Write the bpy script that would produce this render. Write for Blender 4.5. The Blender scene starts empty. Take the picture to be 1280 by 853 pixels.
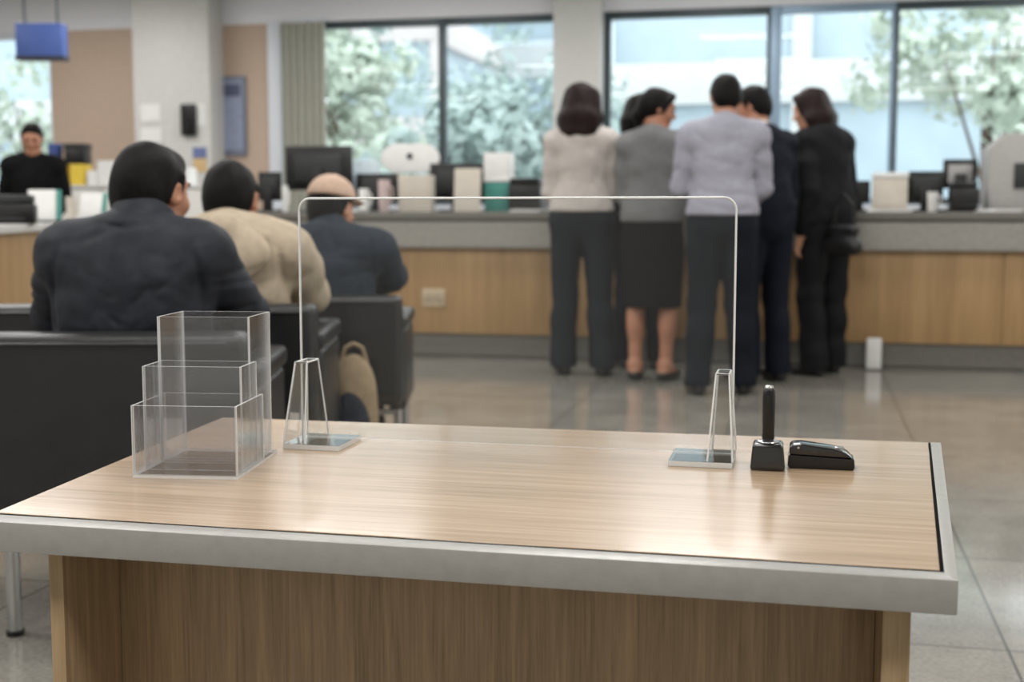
import bpy, bmesh, math, random
import numpy as np
from mathutils import Vector, Matrix

random.seed(7)
C = bpy.context.scene.collection
PI = math.pi

# ------------------------------------------------------------------ camera model
FPX = 1600.0
YAW = math.radians(13)
EYE = 0.985
PT = math.atan((426.5 - 265) / FPX)
RV = np.array([math.cos(YAW), math.sin(YAW), 0.0])
FH = np.array([-math.sin(YAW), math.cos(YAW), 0.0])
ZV = np.array([0, 0, 1.0])
FW = FH * math.cos(PT) - ZV * math.sin(PT)
UV = FH * math.sin(PT) + ZV * math.cos(PT)
C0 = np.array([0, 0, EYE])

def ray(x, y):
    return FW + RV * (x - 640) / FPX + UV * (426.5 - y) / FPX
def PZ(x, y, z):
    d = ray(x, y); return C0 + d * ((z - EYE) / d[2])
def PY(x, y, Y):
    d = ray(x, y); return C0 + d * (Y / d[1])
def PD(x, y, D):
    d = ray(x, y); return C0 + d * (D / d.dot(FH))

# ------------------------------------------------------------------ materials
def lin(r, g, b):
    f = lambda c: (c / 255 / 12.92) if c / 255 <= 0.04045 else ((c / 255 + 0.055) / 1.055) ** 2.4
    return (f(r), f(g), f(b), 1)

def newmat(name):
    m = bpy.data.materials.new(name); m.use_nodes = True
    return m, m.node_tree.nodes, m.node_tree.links, m.node_tree.nodes['Principled BSDF']

def mat(name, rgb, rough=0.5, metal=0.0, vary=0.12, scale=30, bump=0.0, bscale=200, coat=0.0, spec=0.5, sheen=0.0, stretch=(1, 1, 1)):
    """plain surface whose colour wanders a little with noise"""
    m, N, L, p = newmat(name)
    c = lin(*rgb)
    tc = N.new('ShaderNodeTexCoord'); mp = N.new('ShaderNodeMapping')
    mp.inputs['Scale'].default_value = stretch
    L.new(tc.outputs['Object'], mp.inputs['Vector'])
    nz = N.new('ShaderNodeTexNoise'); nz.inputs['Scale'].default_value = scale; nz.inputs['Detail'].default_value = 5
    L.new(mp.outputs[0], nz.inputs['Vector'])
    cr = N.new('ShaderNodeValToRGB')
    cr.color_ramp.elements[0].position = 0.3; cr.color_ramp.elements[1].position = 0.7
    cr.color_ramp.elements[0].color = tuple(x * (1 - vary) for x in c[:3]) + (1,)
    cr.color_ramp.elements[1].color = tuple(min(1, x * (1 + vary)) for x in c[:3]) + (1,)
    L.new(nz.outputs['Fac'], cr.inputs['Fac']); L.new(cr.outputs['Color'], p.inputs['Base Color'])
    p.inputs['Roughness'].default_value = rough; p.inputs['Metallic'].default_value = metal
    p.inputs['Coat Weight'].default_value = coat; p.inputs['Coat Roughness'].default_value = 0.08
    p.inputs['Specular IOR Level'].default_value = spec
    p.inputs['Sheen Weight'].default_value = sheen
    if bump:
        n2 = N.new('ShaderNodeTexNoise'); n2.inputs['Scale'].default_value = bscale; n2.inputs['Detail'].default_value = 3
        L.new(mp.outputs[0], n2.inputs['Vector'])
        b = N.new('ShaderNodeBump'); b.inputs['Strength'].default_value = bump; b.inputs['Distance'].default_value = 0.004
        L.new(n2.outputs['Fac'], b.inputs['Height']); L.new(b.outputs[0], p.inputs['Normal'])
    return m

def wood(name, dark, light, axis='X', rough=0.35, coat=0.0, fine=1.0, spec=0.5):
    m, N, L, p = newmat(name)
    tc = N.new('ShaderNodeTexCoord'); mp = N.new('ShaderNodeMapping')
    s = {'X': (1.2, 22, 22), 'Z': (22, 22, 1.2)}[axis]
    mp.inputs['Scale'].default_value = tuple(q * fine for q in s)
    L.new(tc.outputs['Object'], mp.inputs['Vector'])
    n1 = N.new('ShaderNodeTexNoise'); n1.inputs['Scale'].default_value = 1.6; n1.inputs['Detail'].default_value = 8; n1.inputs['Roughness'].default_value = 0.65; n1.inputs['Distortion'].default_value = 0.5
    L.new(mp.outputs[0], n1.inputs['Vector'])
    mp2 = N.new('ShaderNodeMapping'); mp2.inputs['Scale'].default_value = tuple((q * 6 if q > 5 else q * 3) * fine for q in s)
    L.new(tc.outputs['Object'], mp2.inputs['Vector'])
    n2 = N.new('ShaderNodeTexNoise'); n2.inputs['Scale'].default_value = 2.0; n2.inputs['Detail'].default_value = 3
    L.new(mp2.outputs[0], n2.inputs['Vector'])
    mx = N.new('ShaderNodeMix'); mx.data_type = 'FLOAT'; mx.inputs[0].default_value = 0.38
    L.new(n1.outputs['Fac'], mx.inputs[2]); L.new(n2.outputs['Fac'], mx.inputs[3])
    cr = N.new('ShaderNodeValToRGB'); cr.color_ramp.elements[0].position = 0.34; cr.color_ramp.elements[1].position = 0.66
    cr.color_ramp.elements[0].color = lin(*dark); cr.color_ramp.elements[1].color = lin(*light)
    L.new(mx.outputs[0], cr.inputs['Fac']); L.new(cr.outputs['Color'], p.inputs['Base Color'])
    p.inputs['Roughness'].default_value = rough; p.inputs['Coat Weight'].default_value = coat; p.inputs['Coat Roughness'].default_value = 0.1
    p.inputs['Specular IOR Level'].default_value = spec
    b = N.new('ShaderNodeBump'); b.inputs['Strength'].default_value = 0.12; b.inputs['Distance'].default_value = 0.002
    L.new(n2.outputs['Fac'], b.inputs['Height']); L.new(b.outputs[0], p.inputs['Normal'])
    return m

def clear(name, tint=(0.93, 0.95, 0.95), gloss=0.06, rough=0.02, k=.8):
    m, N, L, p = newmat(name)
    N.remove(p)
    out = N['Material Output']
    tr = N.new('ShaderNodeBsdfTransparent'); tr.inputs['Color'].default_value = (*tint, 1)
    gl = N.new('ShaderNodeBsdfGlossy'); gl.inputs['Roughness'].default_value = rough; gl.inputs['Color'].default_value = (1, 1, 1, 1)
    lw = N.new('ShaderNodeFresnel'); lw.inputs['IOR'].default_value = 1.3
    ad = N.new('ShaderNodeMath'); ad.operation = 'MULTIPLY_ADD'; ad.inputs[1].default_value = k; ad.inputs[2].default_value = gloss * 0.3
    ad.use_clamp = True
    L.new(lw.outputs[0], ad.inputs[0])
    mx = N.new('ShaderNodeMixShader')
    L.new(ad.outputs[0], mx.inputs[0]); L.new(tr.outputs[0], mx.inputs[1]); L.new(gl.outputs[0], mx.inputs[2])
    L.new(mx.outputs[0], out.inputs['Surface'])
    return m

def floor_mat():
    m, N, L, p = newmat('polished_stone')
    tc = N.new('ShaderNodeTexCoord')
    n1 = N.new('ShaderNodeTexNoise'); n1.inputs['Scale'].default_value = 3.0; n1.inputs['Detail'].default_value = 9; n1.inputs['Roughness'].default_value = 0.7
    L.new(tc.outputs['Object'], n1.inputs['Vector'])
    n3 = N.new('ShaderNodeTexNoise'); n3.inputs['Scale'].default_value = 90.0; n3.inputs['Detail'].default_value = 4
    L.new(tc.outputs['Object'], n3.inputs['Vector'])
    mxn = N.new('ShaderNodeMix'); mxn.data_type = 'FLOAT'; mxn.inputs[0].default_value = 0.45
    L.new(n1.outputs['Fac'], mxn.inputs[2]); L.new(n3.outputs['Fac'], mxn.inputs[3])
    cr = N.new('ShaderNodeValToRGB'); cr.color_ramp.elements[0].position = 0.32; cr.color_ramp.elements[1].position = 0.68
    cr.color_ramp.elements[0].color = lin(108, 105, 99); cr.color_ramp.elements[1].color = lin(160, 156, 147)
    L.new(mxn.outputs[0], cr.inputs['Fac'])
    br = N.new('ShaderNodeTexBrick'); br.offset = 0.0
    mp = N.new('ShaderNodeMapping'); mp.inputs['Location'].default_value = (0.34, 0.22, 0)
    L.new(tc.outputs['Object'], mp.inputs['Vector']); L.new(mp.outputs[0], br.inputs['Vector'])
    br.inputs['Scale'].default_value = 1.0; br.inputs['Brick Width'].default_value = 0.8; br.inputs['Row Height'].default_value = 0.8
    br.inputs['Mortar Size'].default_value = 0.004; br.inputs['Mortar Smooth'].default_value = 0.2
    br.inputs['Color1'].default_value = (1, 1, 1, 1); br.inputs['Color2'].default_value = (0.9, 0.9, 0.9, 1); br.inputs['Mortar'].default_value = (0.35, 0.35, 0.35, 1)
    mx = N.new('ShaderNodeMix'); mx.data_type = 'RGBA'; mx.blend_type = 'MULTIPLY'; mx.inputs[0].default_value = 1
    L.new(cr.outputs['Color'], mx.inputs[6]); L.new(br.outputs['Color'], mx.inputs[7]); L.new(mx.outputs[2], p.inputs['Base Color'])
    p.inputs['Roughness'].default_value = 0.11; p.inputs['Specular IOR Level'].default_value = 0.85
    return m

def rim_mat():
    """cut edge of acrylic: its edge glow painted as white, lets light through from behind"""
    m, N, L, p = newmat('acrylic_edge_painted_white')
    p.inputs['Base Color'].default_value = (.97, .98, .98, 1); p.inputs['Roughness'].default_value = .2
    tl = N.new('ShaderNodeBsdfTranslucent'); tl.inputs['Color'].default_value = (.97, .98, .98, 1)
    ad = N.new('ShaderNodeMixShader'); ad.inputs[0].default_value = .35
    L.new(p.outputs[0], ad.inputs[1]); L.new(tl.outputs[0], ad.inputs[2]); L.new(ad.outputs[0], N['Material Output'].inputs['Surface'])
    return m
M = {}
M['rim'] = rim_mat()
M['floor'] = floor_mat()
M['top'] = wood('oak_laminate_top', (154, 130, 104), (186, 162, 135), 'X', 0.24, 0.22, 1.0)
M['panel'] = wood('brown_oak_panel', (134, 110, 82), (182, 154, 120), 'Z', 0.5, 0, 1.6)
M['panel_edge'] = wood('brown_oak_edge', (150, 124, 90), (188, 162, 126), 'Z', 0.5, 0, 1.6)
M['cwood'] = wood('counter_oak', (150, 118, 78), (186, 152, 108), 'Z', 0.45, 0, 0.35)
M['edge_metal'] = mat('brushed_aluminium', (164, 162, 157), 0.36, 0.3, 0.05, 60, 0.05, 300)
M['gasket'] = mat('black_gasket', (9, 9, 9), 0.9, spec=0.05)
M['stone'] = mat('grey_stone_counter', (160, 158, 152), 0.35, 0, 0.12, 40)
M['stone_dark'] = mat('grey_stone_edge', (112, 110, 104), 0.4, 0, 0.12, 40)
M['plinth'] = mat('brushed_plinth', (112, 110, 106), 0.35, 0.2, 0.15, 6)
M['clear'] = clear('clear_acrylic', (0.965, 0.972, 0.972), 0.04, k=.35)
M['clear_side'] = clear('clear_acrylic_pocket', (0.965, 0.965, 0.97), 0.09, .12, k=.5)
M['acr_base'] = clear('thick_acrylic_base', (0.74, 0.75, 0.74), 0.30, 0.05)
M['glass'] = clear('window_glass', (0.92, 0.95, 0.95), 0.02, k=.12)
M['black_plastic'] = mat('black_plastic', (14, 14, 15), 0.28, 0, 0.1, 60)
M['black_gloss'] = mat('black_gloss_plastic', (17, 17, 18), 0.14, 0, 0.1, 60, coat=0.6)
M['silver'] = mat('silver_metal', (205, 205, 205), 0.22, 0.9, 0.04)
M['leather'] = mat('black_leather', (26, 27, 29), 0.33, 0, 0.25, 14, 0.25, 260, spec=0.6)
M['chrome'] = mat('chrome', (190, 192, 194), 0.15, 1.0, 0.03)
M['wall'] = mat('beige_wall_panel', (190, 168, 150), 0.6, 0, 0.05, 20)
M['white_wall'] = mat('white_wall', (226, 225, 221), 0.6, 0, 0.03, 20)
M['pillar'] = mat('pale_grey_stone', (204, 203, 200), 0.45, 0, 0.09, 60)
M['ceiling'] = mat('white_ceiling', (228, 228, 226), 0.8, 0, 0.02)
M['header'] = mat('grey_header', (228, 228, 234), 0.5, 0, 0.04)
M['frame_dark'] = mat('dark_window_frame', (62, 72, 76), 0.4, 0.3, 0.05)
M['frame_blue'] = mat('blue_grey_frame', (138, 160, 180), 0.4, 0.3, 0.05)
M['frame_white'] = mat('white_window_post', (214, 218, 226), 0.4, 0, 0.03)
M['curtain'] = mat('grey_green_fabric', (168, 168, 157), 0.8, 0, 0.08, 30)
M['monitor'] = mat('monitor_black', (17, 18, 19), 0.35, 0, 0.1)
M['monitor_back'] = mat('monitor_grey_back', (38, 40, 40), 0.45, 0, 0.1)
M['paper'] = mat('white_paper', (228, 228, 226), 0.7, 0, 0.04, 12)
M['beige'] = mat('beige_card', (198, 190, 178), 0.7, 0, 0.05, 12)
M['teal'] = mat('teal_card', (70, 140, 130), 0.6, 0, 0.08)
M['yellow'] = mat('yellow_card', (226, 196, 70), 0.6, 0, 0.06)
M['blue'] = mat('blue_plastic', (70, 88, 150), 0.4, 0, 0.06)
M['signblue'] = mat('sign_blue', (72, 98, 168), 0.4, 0, 0.05)
M['grey_box'] = mat('speckled_grey_casing', (168, 166, 164), 0.55, 0, 0.12, 90)
M['skin'] = mat('skin', (196, 146, 118), 0.5, 0, 0.06, 40)
M['skin2'] = mat('skin_warm', (176, 124, 98), 0.5, 0, 0.06, 40)
M['hair_black'] = mat('black_hair', (17, 15, 15), 0.5, 0, 0.7, 90, 0.5, 160, stretch=(3, 3, 0.5), spec=0.12)
M['hair_brown'] = mat('dark_brown_hair', (36, 24, 23), 0.45, 0, 0.35, 60, 0.5, 160, stretch=(3, 3, 0.5), spec=0.12)
M['eye'] = mat('dark_eye', (26, 20, 18), 0.2)
M['navy_jacket'] = mat('navy_grey_nylon', (44, 46, 52), 0.55, 0, 0.2, 25, 0.2, 220, spec=0.12)
M['beige_jacket'] = mat('beige_cotton', (178, 164, 144), 0.8, 0, 0.1, 40, 0.3, 300, spec=0.12)
M['slate_jacket'] = mat('slate_wool', (46, 53, 62), 0.8, 0, 0.15, 40, 0.3, 300, spec=0.12)
M['blouse'] = mat('cream_blouse', (194, 187, 182), 0.75, 0, 0.06, 40, 0.2, 300, spec=0.12)
M['grey_knit'] = mat('grey_knit', (120, 120, 121), 0.85, 0, 0.12, 60, 0.4, 300, spec=0.12)
M['shirt'] = mat('pale_lavender_shirt', (160, 160, 172), 0.75, 0, 0.06, 40, 0.2, 300, spec=0.12)
M['white_cloth'] = mat('white_shirt', (226, 222, 216), 0.75, 0, 0.04, 40, spec=0.12)
M['suit_navy'] = mat('navy_suit', (25, 28, 38), 0.75, 0, 0.15, 50, 0.2, 300, spec=0.12)
M['suit_char'] = mat('charcoal_suit', (27, 28, 30), 0.75, 0, 0.15, 50, 0.2, 300, spec=0.12)
M['trouser_grey'] = mat('dark_grey_trouser', (36, 39, 45), 0.8, 0, 0.15, 50, 0.2, 300, spec=0.12)
M['trouser_navy'] = mat('dark_navy_trouser', (23, 27, 34), 0.8, 0, 0.15, 50, 0.2, 300, spec=0.12)
M['skirt'] = mat('black_skirt', (19, 19, 21), 0.8, 0, 0.15, 50, 0.2, 300, spec=0.12)
M['khaki'] = mat('khaki_cotton', (150, 132, 108), 0.8, 0, 0.12, 40, 0.2, 300, spec=0.12)
M['shoe'] = mat('black_shoe', (20, 20, 21), 0.35, 0, 0.1)
M['white_shoe'] = mat('white_shoe', (214, 212, 208), 0.6, 0, 0.05)
M['cap'] = mat('dusty_pink_cap', (190, 164, 146), 0.8, 0, 0.1, 60, 0.3, 300, spec=0.12)
M['black_cloth'] = mat('black_sweater', (17, 17, 18), 0.85, 0, 0.15, 50, 0.2, 300, spec=0.12)
M['bag'] = mat('black_bag', (22, 22, 24), 0.45, 0, 0.1)
M['facade'] = mat('pale_concrete', (206, 208, 208), 0.8, 0, 0.04, 2)
M['facade_pink'] = mat('pale_pink_render', (216, 207, 205), 0.8, 0, 0.04, 2)
M['fglass'] = mat('blue_grey_glazing', (176, 192, 202), 0.3, 0, 0.10, 1)
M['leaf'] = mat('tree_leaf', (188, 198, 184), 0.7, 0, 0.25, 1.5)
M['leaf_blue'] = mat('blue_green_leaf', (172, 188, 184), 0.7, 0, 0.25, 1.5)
M['bark'] = mat('bark', (90, 76, 64), 0.9, 0, 0.2)
M['pave'] = mat('pale_paving', (196, 198, 196), 0.8, 0, 0.06, 2)
M['van'] = mat('white_bodywork', (232, 232, 230), 0.3, 0, 0.02, coat=0.5)

# ------------------------------------------------------------------ objects
def thing(name, label, cat, loc=(0, 0, 0), rz=0.0, group=None):
    o = bpy.data.objects.new(name, None); C.objects.link(o)
    o.location = loc; o.rotation_euler = (0, 0, rz)
    o['label'] = label; o['category'] = cat
    if group: o['group'] = group
    return o

def tag(o, label, cat, group=None, kind=None):
    o['label'] = label; o['category'] = cat
    if group: o['group'] = group
    if kind: o['kind'] = kind
    return o

def finish(name, me, mats, parent=None, smooth=None, loc=None, rz=0):
    if not isinstance(mats, (list, tuple)): mats = [mats]
    for q in mats: me.materials.append(q)
    o = bpy.data.objects.new(name, me); C.objects.link(o)
    if parent is not None: o.parent = parent
    if loc is not None: o.location = loc
    o.rotation_euler = (0, 0, rz)
    return o

def obj(name, bm, mats, parent=None, smooth=35, loc=None, rz=0):
    me = bpy.data.meshes.new(name)
    bmesh.ops.recalc_face_normals(bm, faces=bm.faces[:])
    bm.to_mesh(me); bm.free()
    if smooth:
        me.polygons.foreach_set('use_smooth', [True] * len(me.polygons))
        me.set_sharp_from_angle(angle=math.radians(smooth))
    return finish(name, me, mats, parent, loc=loc, rz=rz)

def struct(name, bm, mats, parent=None, **k):
    o = obj(name, bm, mats, parent, **k)
    if parent is None: o['kind'] = 'structure'
    return o

def NB(): return bmesh.new()

def box(bm, lo, hi, bev=0.0, seg=2, mi=0, mtx=None):
    lo = Vector(lo); hi = Vector(hi)
    t = bmesh.new()
    bmesh.ops.create_cube(t, size=1)
    for v in t.verts:
        v.co = Vector([(lo[i] + hi[i]) / 2 + v.co[i] * (hi[i] - lo[i]) for i in range(3)])
    if bev: bmesh.ops.bevel(t, geom=t.edges[:], offset=bev, segments=seg, profile=0.6, affect='EDGES')
    merge(bm, t, mi, mtx)

def merge(bm, t, mi=0, mtx=None):
    if mtx is not None: bmesh.ops.transform(t, matrix=mtx, verts=t.verts[:])
    me = bpy.data.meshes.new('tmp')
    for f in t.faces: f.material_index = mi if mi is not None else f.material_index
    t.to_mesh(me); t.free(); bm.from_mesh(me); bpy.data.meshes.remove(me)

def prism(bm, poly, z0, z1, bev=0.0, mi=0, mtx=None, seg=2):
    """extrude an xy polygon from z0 to z1"""
    t = bmesh.new()
    f = t.faces.new([t.verts.new((p[0], p[1], z0)) for p in poly])
    r = bmesh.ops.extrude_face_region(t, geom=[f])
    for v in r['geom']:
        if isinstance(v, bmesh.types.BMVert): v.co.z = z1
    bmesh.ops.recalc_face_normals(t, faces=t.faces[:])
    if bev: bmesh.ops.bevel(t, geom=t.edges[:], offset=bev, segments=seg, profile=0.6, affect='EDGES')
    merge(bm, t, mi, mtx)

def cyl(bm, a, b, r0, r1=None, n=16, mi=0):
    r1 = r0 if r1 is None else r1
    a = Vector(a); b = Vector(b); d = b - a
    t = bmesh.new()
    bmesh.ops.create_cone(t, cap_ends=True, segments=n, radius1=r0, radius2=r1, depth=d.length)
    m = Matrix.Translation((a + b) / 2) @ d.to_track_quat('Z', 'Y').to_matrix().to_4x4()
    merge(bm, t, mi, m)

def tube(bm, pts, r, n=10, mi=0):
    for a, b in zip(pts[:-1], pts[1:]): cyl(bm, a, b, r, r, n, mi)
    for p in pts[1:-1]:
        t = bmesh.new(); bmesh.ops.create_icosphere(t, subdivisions=2, radius=r); merge(bm, t, mi, Matrix.Translation(p))

def lathe(bm, prof, n=24, mi=0, mtx=None):
    t = bmesh.new(); rings = []
    for r, z in prof:
        rings.append([t.verts.new((max(r, 1e-4) * math.cos(2 * PI * k / n), max(r, 1e-4) * math.sin(2 * PI * k / n), z)) for k in range(n)])
    for A, B in zip(rings[:-1], rings[1:]):
        for k in range(n): t.faces.new((A[k], A[(k + 1) % n], B[(k + 1) % n], B[k]))
    t.faces.new(rings[0][::-1]); t.faces.new(rings[-1])
    merge(bm, t, mi, mtx)

def sheet(bm, poly, o, u, v, th):
    """flat clear sheet: polygon in (u, v) from o, thickness th; faces slot 0, cut edges slot 1"""
    o = Vector(o); u = Vector(u); v = Vector(v); n = u.cross(v).normalized()
    A = [bm.verts.new(o + u * p[0] + v * p[1] - n * th / 2) for p in poly]
    B = [bm.verts.new(o + u * p[0] + v * p[1] + n * th / 2) for p in poly]
    f = bm.faces.new(A[::-1]); f.material_index = 0
    f = bm.faces.new(B); f.material_index = 0
    k = len(poly)
    for i in range(k):
        f = bm.faces.new((A[i], A[(i + 1) % k], B[(i + 1) % k], B[i])); f.material_index = 1

def rrect(w, h, r, corners=(0, 0, 1, 1), n=6):
    """rectangle 0..w x 0..h; rounded corners flagged BL BR TR TL"""
    P = []
    for (cx, cy, a0, fl) in ((r, r, 180, corners[0]), (w - r, r, 270, corners[1]), (w - r, h - r, 0, corners[2]), (r, h - r, 90, corners[3])):
        if fl:
            for k in range(n + 1):
                a = math.radians(a0 + 90 * k / n); P.append((cx + r * math.cos(a), cy + r * math.sin(a)))
        else:
            P.append(({180: 0, 90: 0}.get(a0, w), {180: 0, 270: 0}.get(a0, h)))
    return P

def copy_tree(o, parent=None):
    c = o.copy(); C.objects.link(c); c.parent = parent
    for ch in list(o.children): copy_tree(ch, c)
    return c

# ------------------------------------------------------------------ distance-field bodies
class Vol:
    """a solid grown on a grid from blended round shapes, then skinned into quads"""
    def __init__(s, lo, hi, h):
        s.h = h; s.lo = np.array(lo, float)
        n = np.ceil((np.array(hi) - s.lo) / h).astype(int) + 2
        s.n = n
        s.ax = [(s.lo[i] + np.arange(n[i]) * h).astype(np.float32) for i in range(3)]
        s.F = np.full(tuple(n), 9.0, np.float32)
    def sl(s, lo, hi):
        out = []
        for i in range(3):
            a = int(np.floor((lo[i] - s.lo[i]) / s.h)); b = int(np.ceil((hi[i] - s.lo[i]) / s.h)) + 1
            out.append(slice(max(0, a), max(0, min(s.n[i], b))))
        return tuple(out)
    def grid(s, S):
        return s.ax[0][S[0]][:, None, None], s.ax[1][S[1]][None, :, None], s.ax[2][S[2]][None, None, :]
    def put(s, S, d, k, op):
        A = s.F[S]
        if op == 'u':
            if k > 0:
                h = np.maximum(k - np.abs(A - d), 0) / k
                s.F[S] = np.minimum(A, d) - h * h * k / 4
            else: s.F[S] = np.minimum(A, d)
        else:
            d = -d
            h = np.maximum(k - np.abs(A - d), 0) / max(k, 1e-6)
            s.F[S] = np.maximum(A, d) + h * h * k / 4
    def cone(s, a, b, ra, rb, k=0.02, op='u'):
        a = np.array(a, float); b = np.array(b, float); pad = max(ra, rb) + k + 3 * s.h
        S = s.sl(np.minimum(a, b) - pad, np.maximum(a, b) + pad)
        x, y, z = s.grid(S)
        if min(s.F[S].shape) == 0: return
        ba = b - a; L2 = max(ba.dot(ba), 1e-9)
        t = np.clip(((x - a[0]) * ba[0] + (y - a[1]) * ba[1] + (z - a[2]) * ba[2]) / L2, 0, 1)
        d = np.sqrt((x - a[0] - t * ba[0]) ** 2 + (y - a[1] - t * ba[1]) ** 2 + (z - a[2] - t * ba[2]) ** 2) - (ra + (rb - ra) * t)
        s.put(S, d.astype(np.float32), k, op)
    def ell(s, c, r, R=None, k=0.02, op='u'):
        c = np.array(c, float); r = np.array(r, float); pad = max(r) + k + 3 * s.h
        S = s.sl(c - pad, c + pad)
        if min(s.F[S].shape) == 0: return
        x, y, z = s.grid(S); x = x - c[0]; y = y - c[1]; z = z - c[2]
        if R is not None:
            R = np.array(R)
            x, y, z = (R[0, 0] * x + R[1, 0] * y + R[2, 0] * z, R[0, 1] * x + R[1, 1] * y + R[2, 1] * z, R[0, 2] * x + R[1, 2] * y + R[2, 2] * z)
        k0 = np.sqrt((x / r[0]) ** 2 + (y / r[1]) ** 2 + (z / r[2]) ** 2)
        k1 = np.sqrt((x / r[0] ** 2) ** 2 + (y / r[1] ** 2) ** 2 + (z / r[2] ** 2) ** 2) + 1e-9
        d = k0 * (k0 - 1) / k1
        s.put(S, d.astype(np.float32), k, op)
    def cut(s, n, p, k=0.004, lo=None, hi=None):
        """remove the side of the plane the normal points to"""
        n = np.array(n, float); n /= np.linalg.norm(n)
        S = s.sl(lo, hi) if lo is not None else (slice(None),) * 3
        x, y, z = s.grid(S)
        d = ((x - p[0]) * n[0] + (y - p[1]) * n[1] + (z - p[2]) * n[2]).astype(np.float32)
        A = s.F[S]; h = np.maximum(k - np.abs(A - d), 0) / k
        s.F[S] = np.maximum(A, d) + h * h * k / 4
    def folds(s, amp, freq=26, seed=0, stretch=(1, 1, 1), ridge=False):
        rg = np.random.RandomState(seed)
        x, y, z = s.grid((slice(None),) * 3)
        x = x * stretch[0]; y = y * stretch[1]; z = z * stretch[2]
        N = 0
        for i in range(5):
            w = rg.normal(size=3); w /= np.linalg.norm(w); w2 = rg.normal(size=3) * 6
            f = freq * (0.6 + 0.3 * i)
            N = N + np.sin(f * (w[0] * x + w[1] * y + w[2] * z) + 1.6 * np.sin(w2[0] * x + w2[1] * y + w2[2] * z + i) + i * 1.7) / (1 + 0.5 * i)
        if ridge: N = 1.6 * np.clip(1 - np.abs(N) * 1.5, 0, 1) ** 1.5 - .4
        s.F += (amp * N * (np.abs(s.F) < 0.08)).astype(np.float32)
    def groove(s, pts, w=.010, amp=.006, yc=0.0, back=True):
        x, y, z = s.grid((slice(None),) * 3)
        x = x + 0 * z; z = z + 0 * x
        best = np.full(x.shape, 9.0, np.float32)
        for a, b in zip(pts[:-1], pts[1:]):
            dx, dz = b[0] - a[0], b[1] - a[1]; L2 = max(dx * dx + dz * dz, 1e-9)
            t = np.clip(((x - a[0]) * dx + (z - a[1]) * dz) / L2, 0, 1)
            best = np.minimum(best, (x - a[0] - t * dx) ** 2 + (z - a[1] - t * dz) ** 2)
        f = amp * np.exp(-best / (w * w))
        if len(pts) > 2:      # fade in at both ends
            e = [(x - p[0]) ** 2 + (z - p[1]) ** 2 for p in (pts[0], pts[-1])]
            f = f * (1 - .85 * np.exp(-np.minimum(e[0], e[1]) / (.03 ** 2)))
        side = 1 / (1 + np.exp(np.clip((y - yc) * (60 if back else -60), -30, 30)))
        s.F += (f * side * (np.abs(s.F) < .06)).astype(np.float32)
    def skin(s, smooth=2):
        F = s.F; F[0] = F[-1] = 1; F[:, 0] = F[:, -1] = 1; F[:, :, 0] = F[:, :, -1] = 1
        ins = F < 0
        c = ins[:-1, :-1, :-1].astype(np.int8)
        cnt = np.zeros(tuple(q - 1 for q in F.shape), np.int8)
        for dx in (0, 1):
            for dy in (0, 1):
                for dz in (0, 1):
                    cnt += ins[dx:F.shape[0] - 1 + dx, dy:F.shape[1] - 1 + dy, dz:F.shape[2] - 1 + dz]
        I, J, K = np.nonzero((cnt > 0) & (cnt < 8))
        idx = np.full(cnt.shape, -1, np.int32); idx[I, J, K] = np.arange(len(I))
        acc = np.zeros((len(I), 3)); num = np.zeros(len(I))
        co = [(dx, dy, dz) for dx in (0, 1) for dy in (0, 1) for dz in (0, 1)]
        for a in range(8):
            for b in range(a + 1, 8):
                A, B = co[a], co[b]
                if sum(abs(A[q] - B[q]) for q in range(3)) != 1: continue
                fa = F[I + A[0], J + A[1], K + A[2]]; fb = F[I + B[0], J + B[1], K + B[2]]
                m = (fa < 0) != (fb < 0)
                t = np.where(m, fa / np.where(m, fa - fb, 1), 0)
                for q in range(3): acc[:, q] += np.where(m, A[q] + (B[q] - A[q]) * t, 0)
                num += m
        V = acc / num[:, None] + np.stack([I, J, K], 1)
        V = s.lo + V * s.h
        Q = []
        for ax in range(3):
            sA = [slice(None)] * 3; sB = [slice(None)] * 3; sA[ax] = slice(0, -1); sB[ax] = slice(1, None)
            d = ins[tuple(sA)].astype(np.int8) - ins[tuple(sB)].astype(np.int8)
            P = np.stack(np.nonzero(d), 1)
            u, v = (ax + 1) % 3, (ax + 2) % 3
            ok = (P[:, u] > 0) & (P[:, v] > 0) & (P[:, u] < F.shape[u] - 1) & (P[:, v] < F.shape[v] - 1)
            P = P[ok]; sg = d[tuple(P.T)]
            def at(du, dv):
                R = P.copy(); R[:, u] += du; R[:, v] += dv
                return idx[tuple(R.T)]
            q = np.stack([at(-1, -1), at(0, -1), at(0, 0), at(-1, 0)], 1)
            q[sg < 0] = q[sg < 0][:, ::-1]
            Q.append(q)
        Q = np.concatenate(Q)
        Q = Q[(Q >= 0).all(1)]
        for _ in range(smooth):
            S = np.zeros_like(V); n = np.zeros(len(V))
            for a in range(4):
                i, j = Q[:, a], Q[:, (a + 1) % 4]
                for q in range(3):
                    S[:, q] += np.bincount(i, V[j, q], len(V)) + np.bincount(j, V[i, q], len(V))
                n += np.bincount(i, minlength=len(V)) + np.bincount(j, minlength=len(V))
            V = V * 0.5 + 0.5 * S / np.maximum(n, 1)[:, None]
        return V, Q
    def build(s, name, m, parent=None, smooth=2):
        V, Q = s.skin(smooth)
        me = bpy.data.meshes.new(name)
        me.vertices.add(len(V)); me.vertices.foreach_set('co', V.astype(np.float32).ravel())
        me.loops.add(Q.size); me.loops.foreach_set('vertex_index', Q.astype(np.int32).ravel())
        me.polygons.add(len(Q))
        me.polygons.foreach_set('loop_start', np.arange(0, Q.size, 4, dtype=np.int32))
        me.polygons.foreach_set('use_smooth', np.ones(len(Q), bool))
        me.update(calc_edges=True); me.validate()
        return finish(name, me, m, parent)

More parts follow.
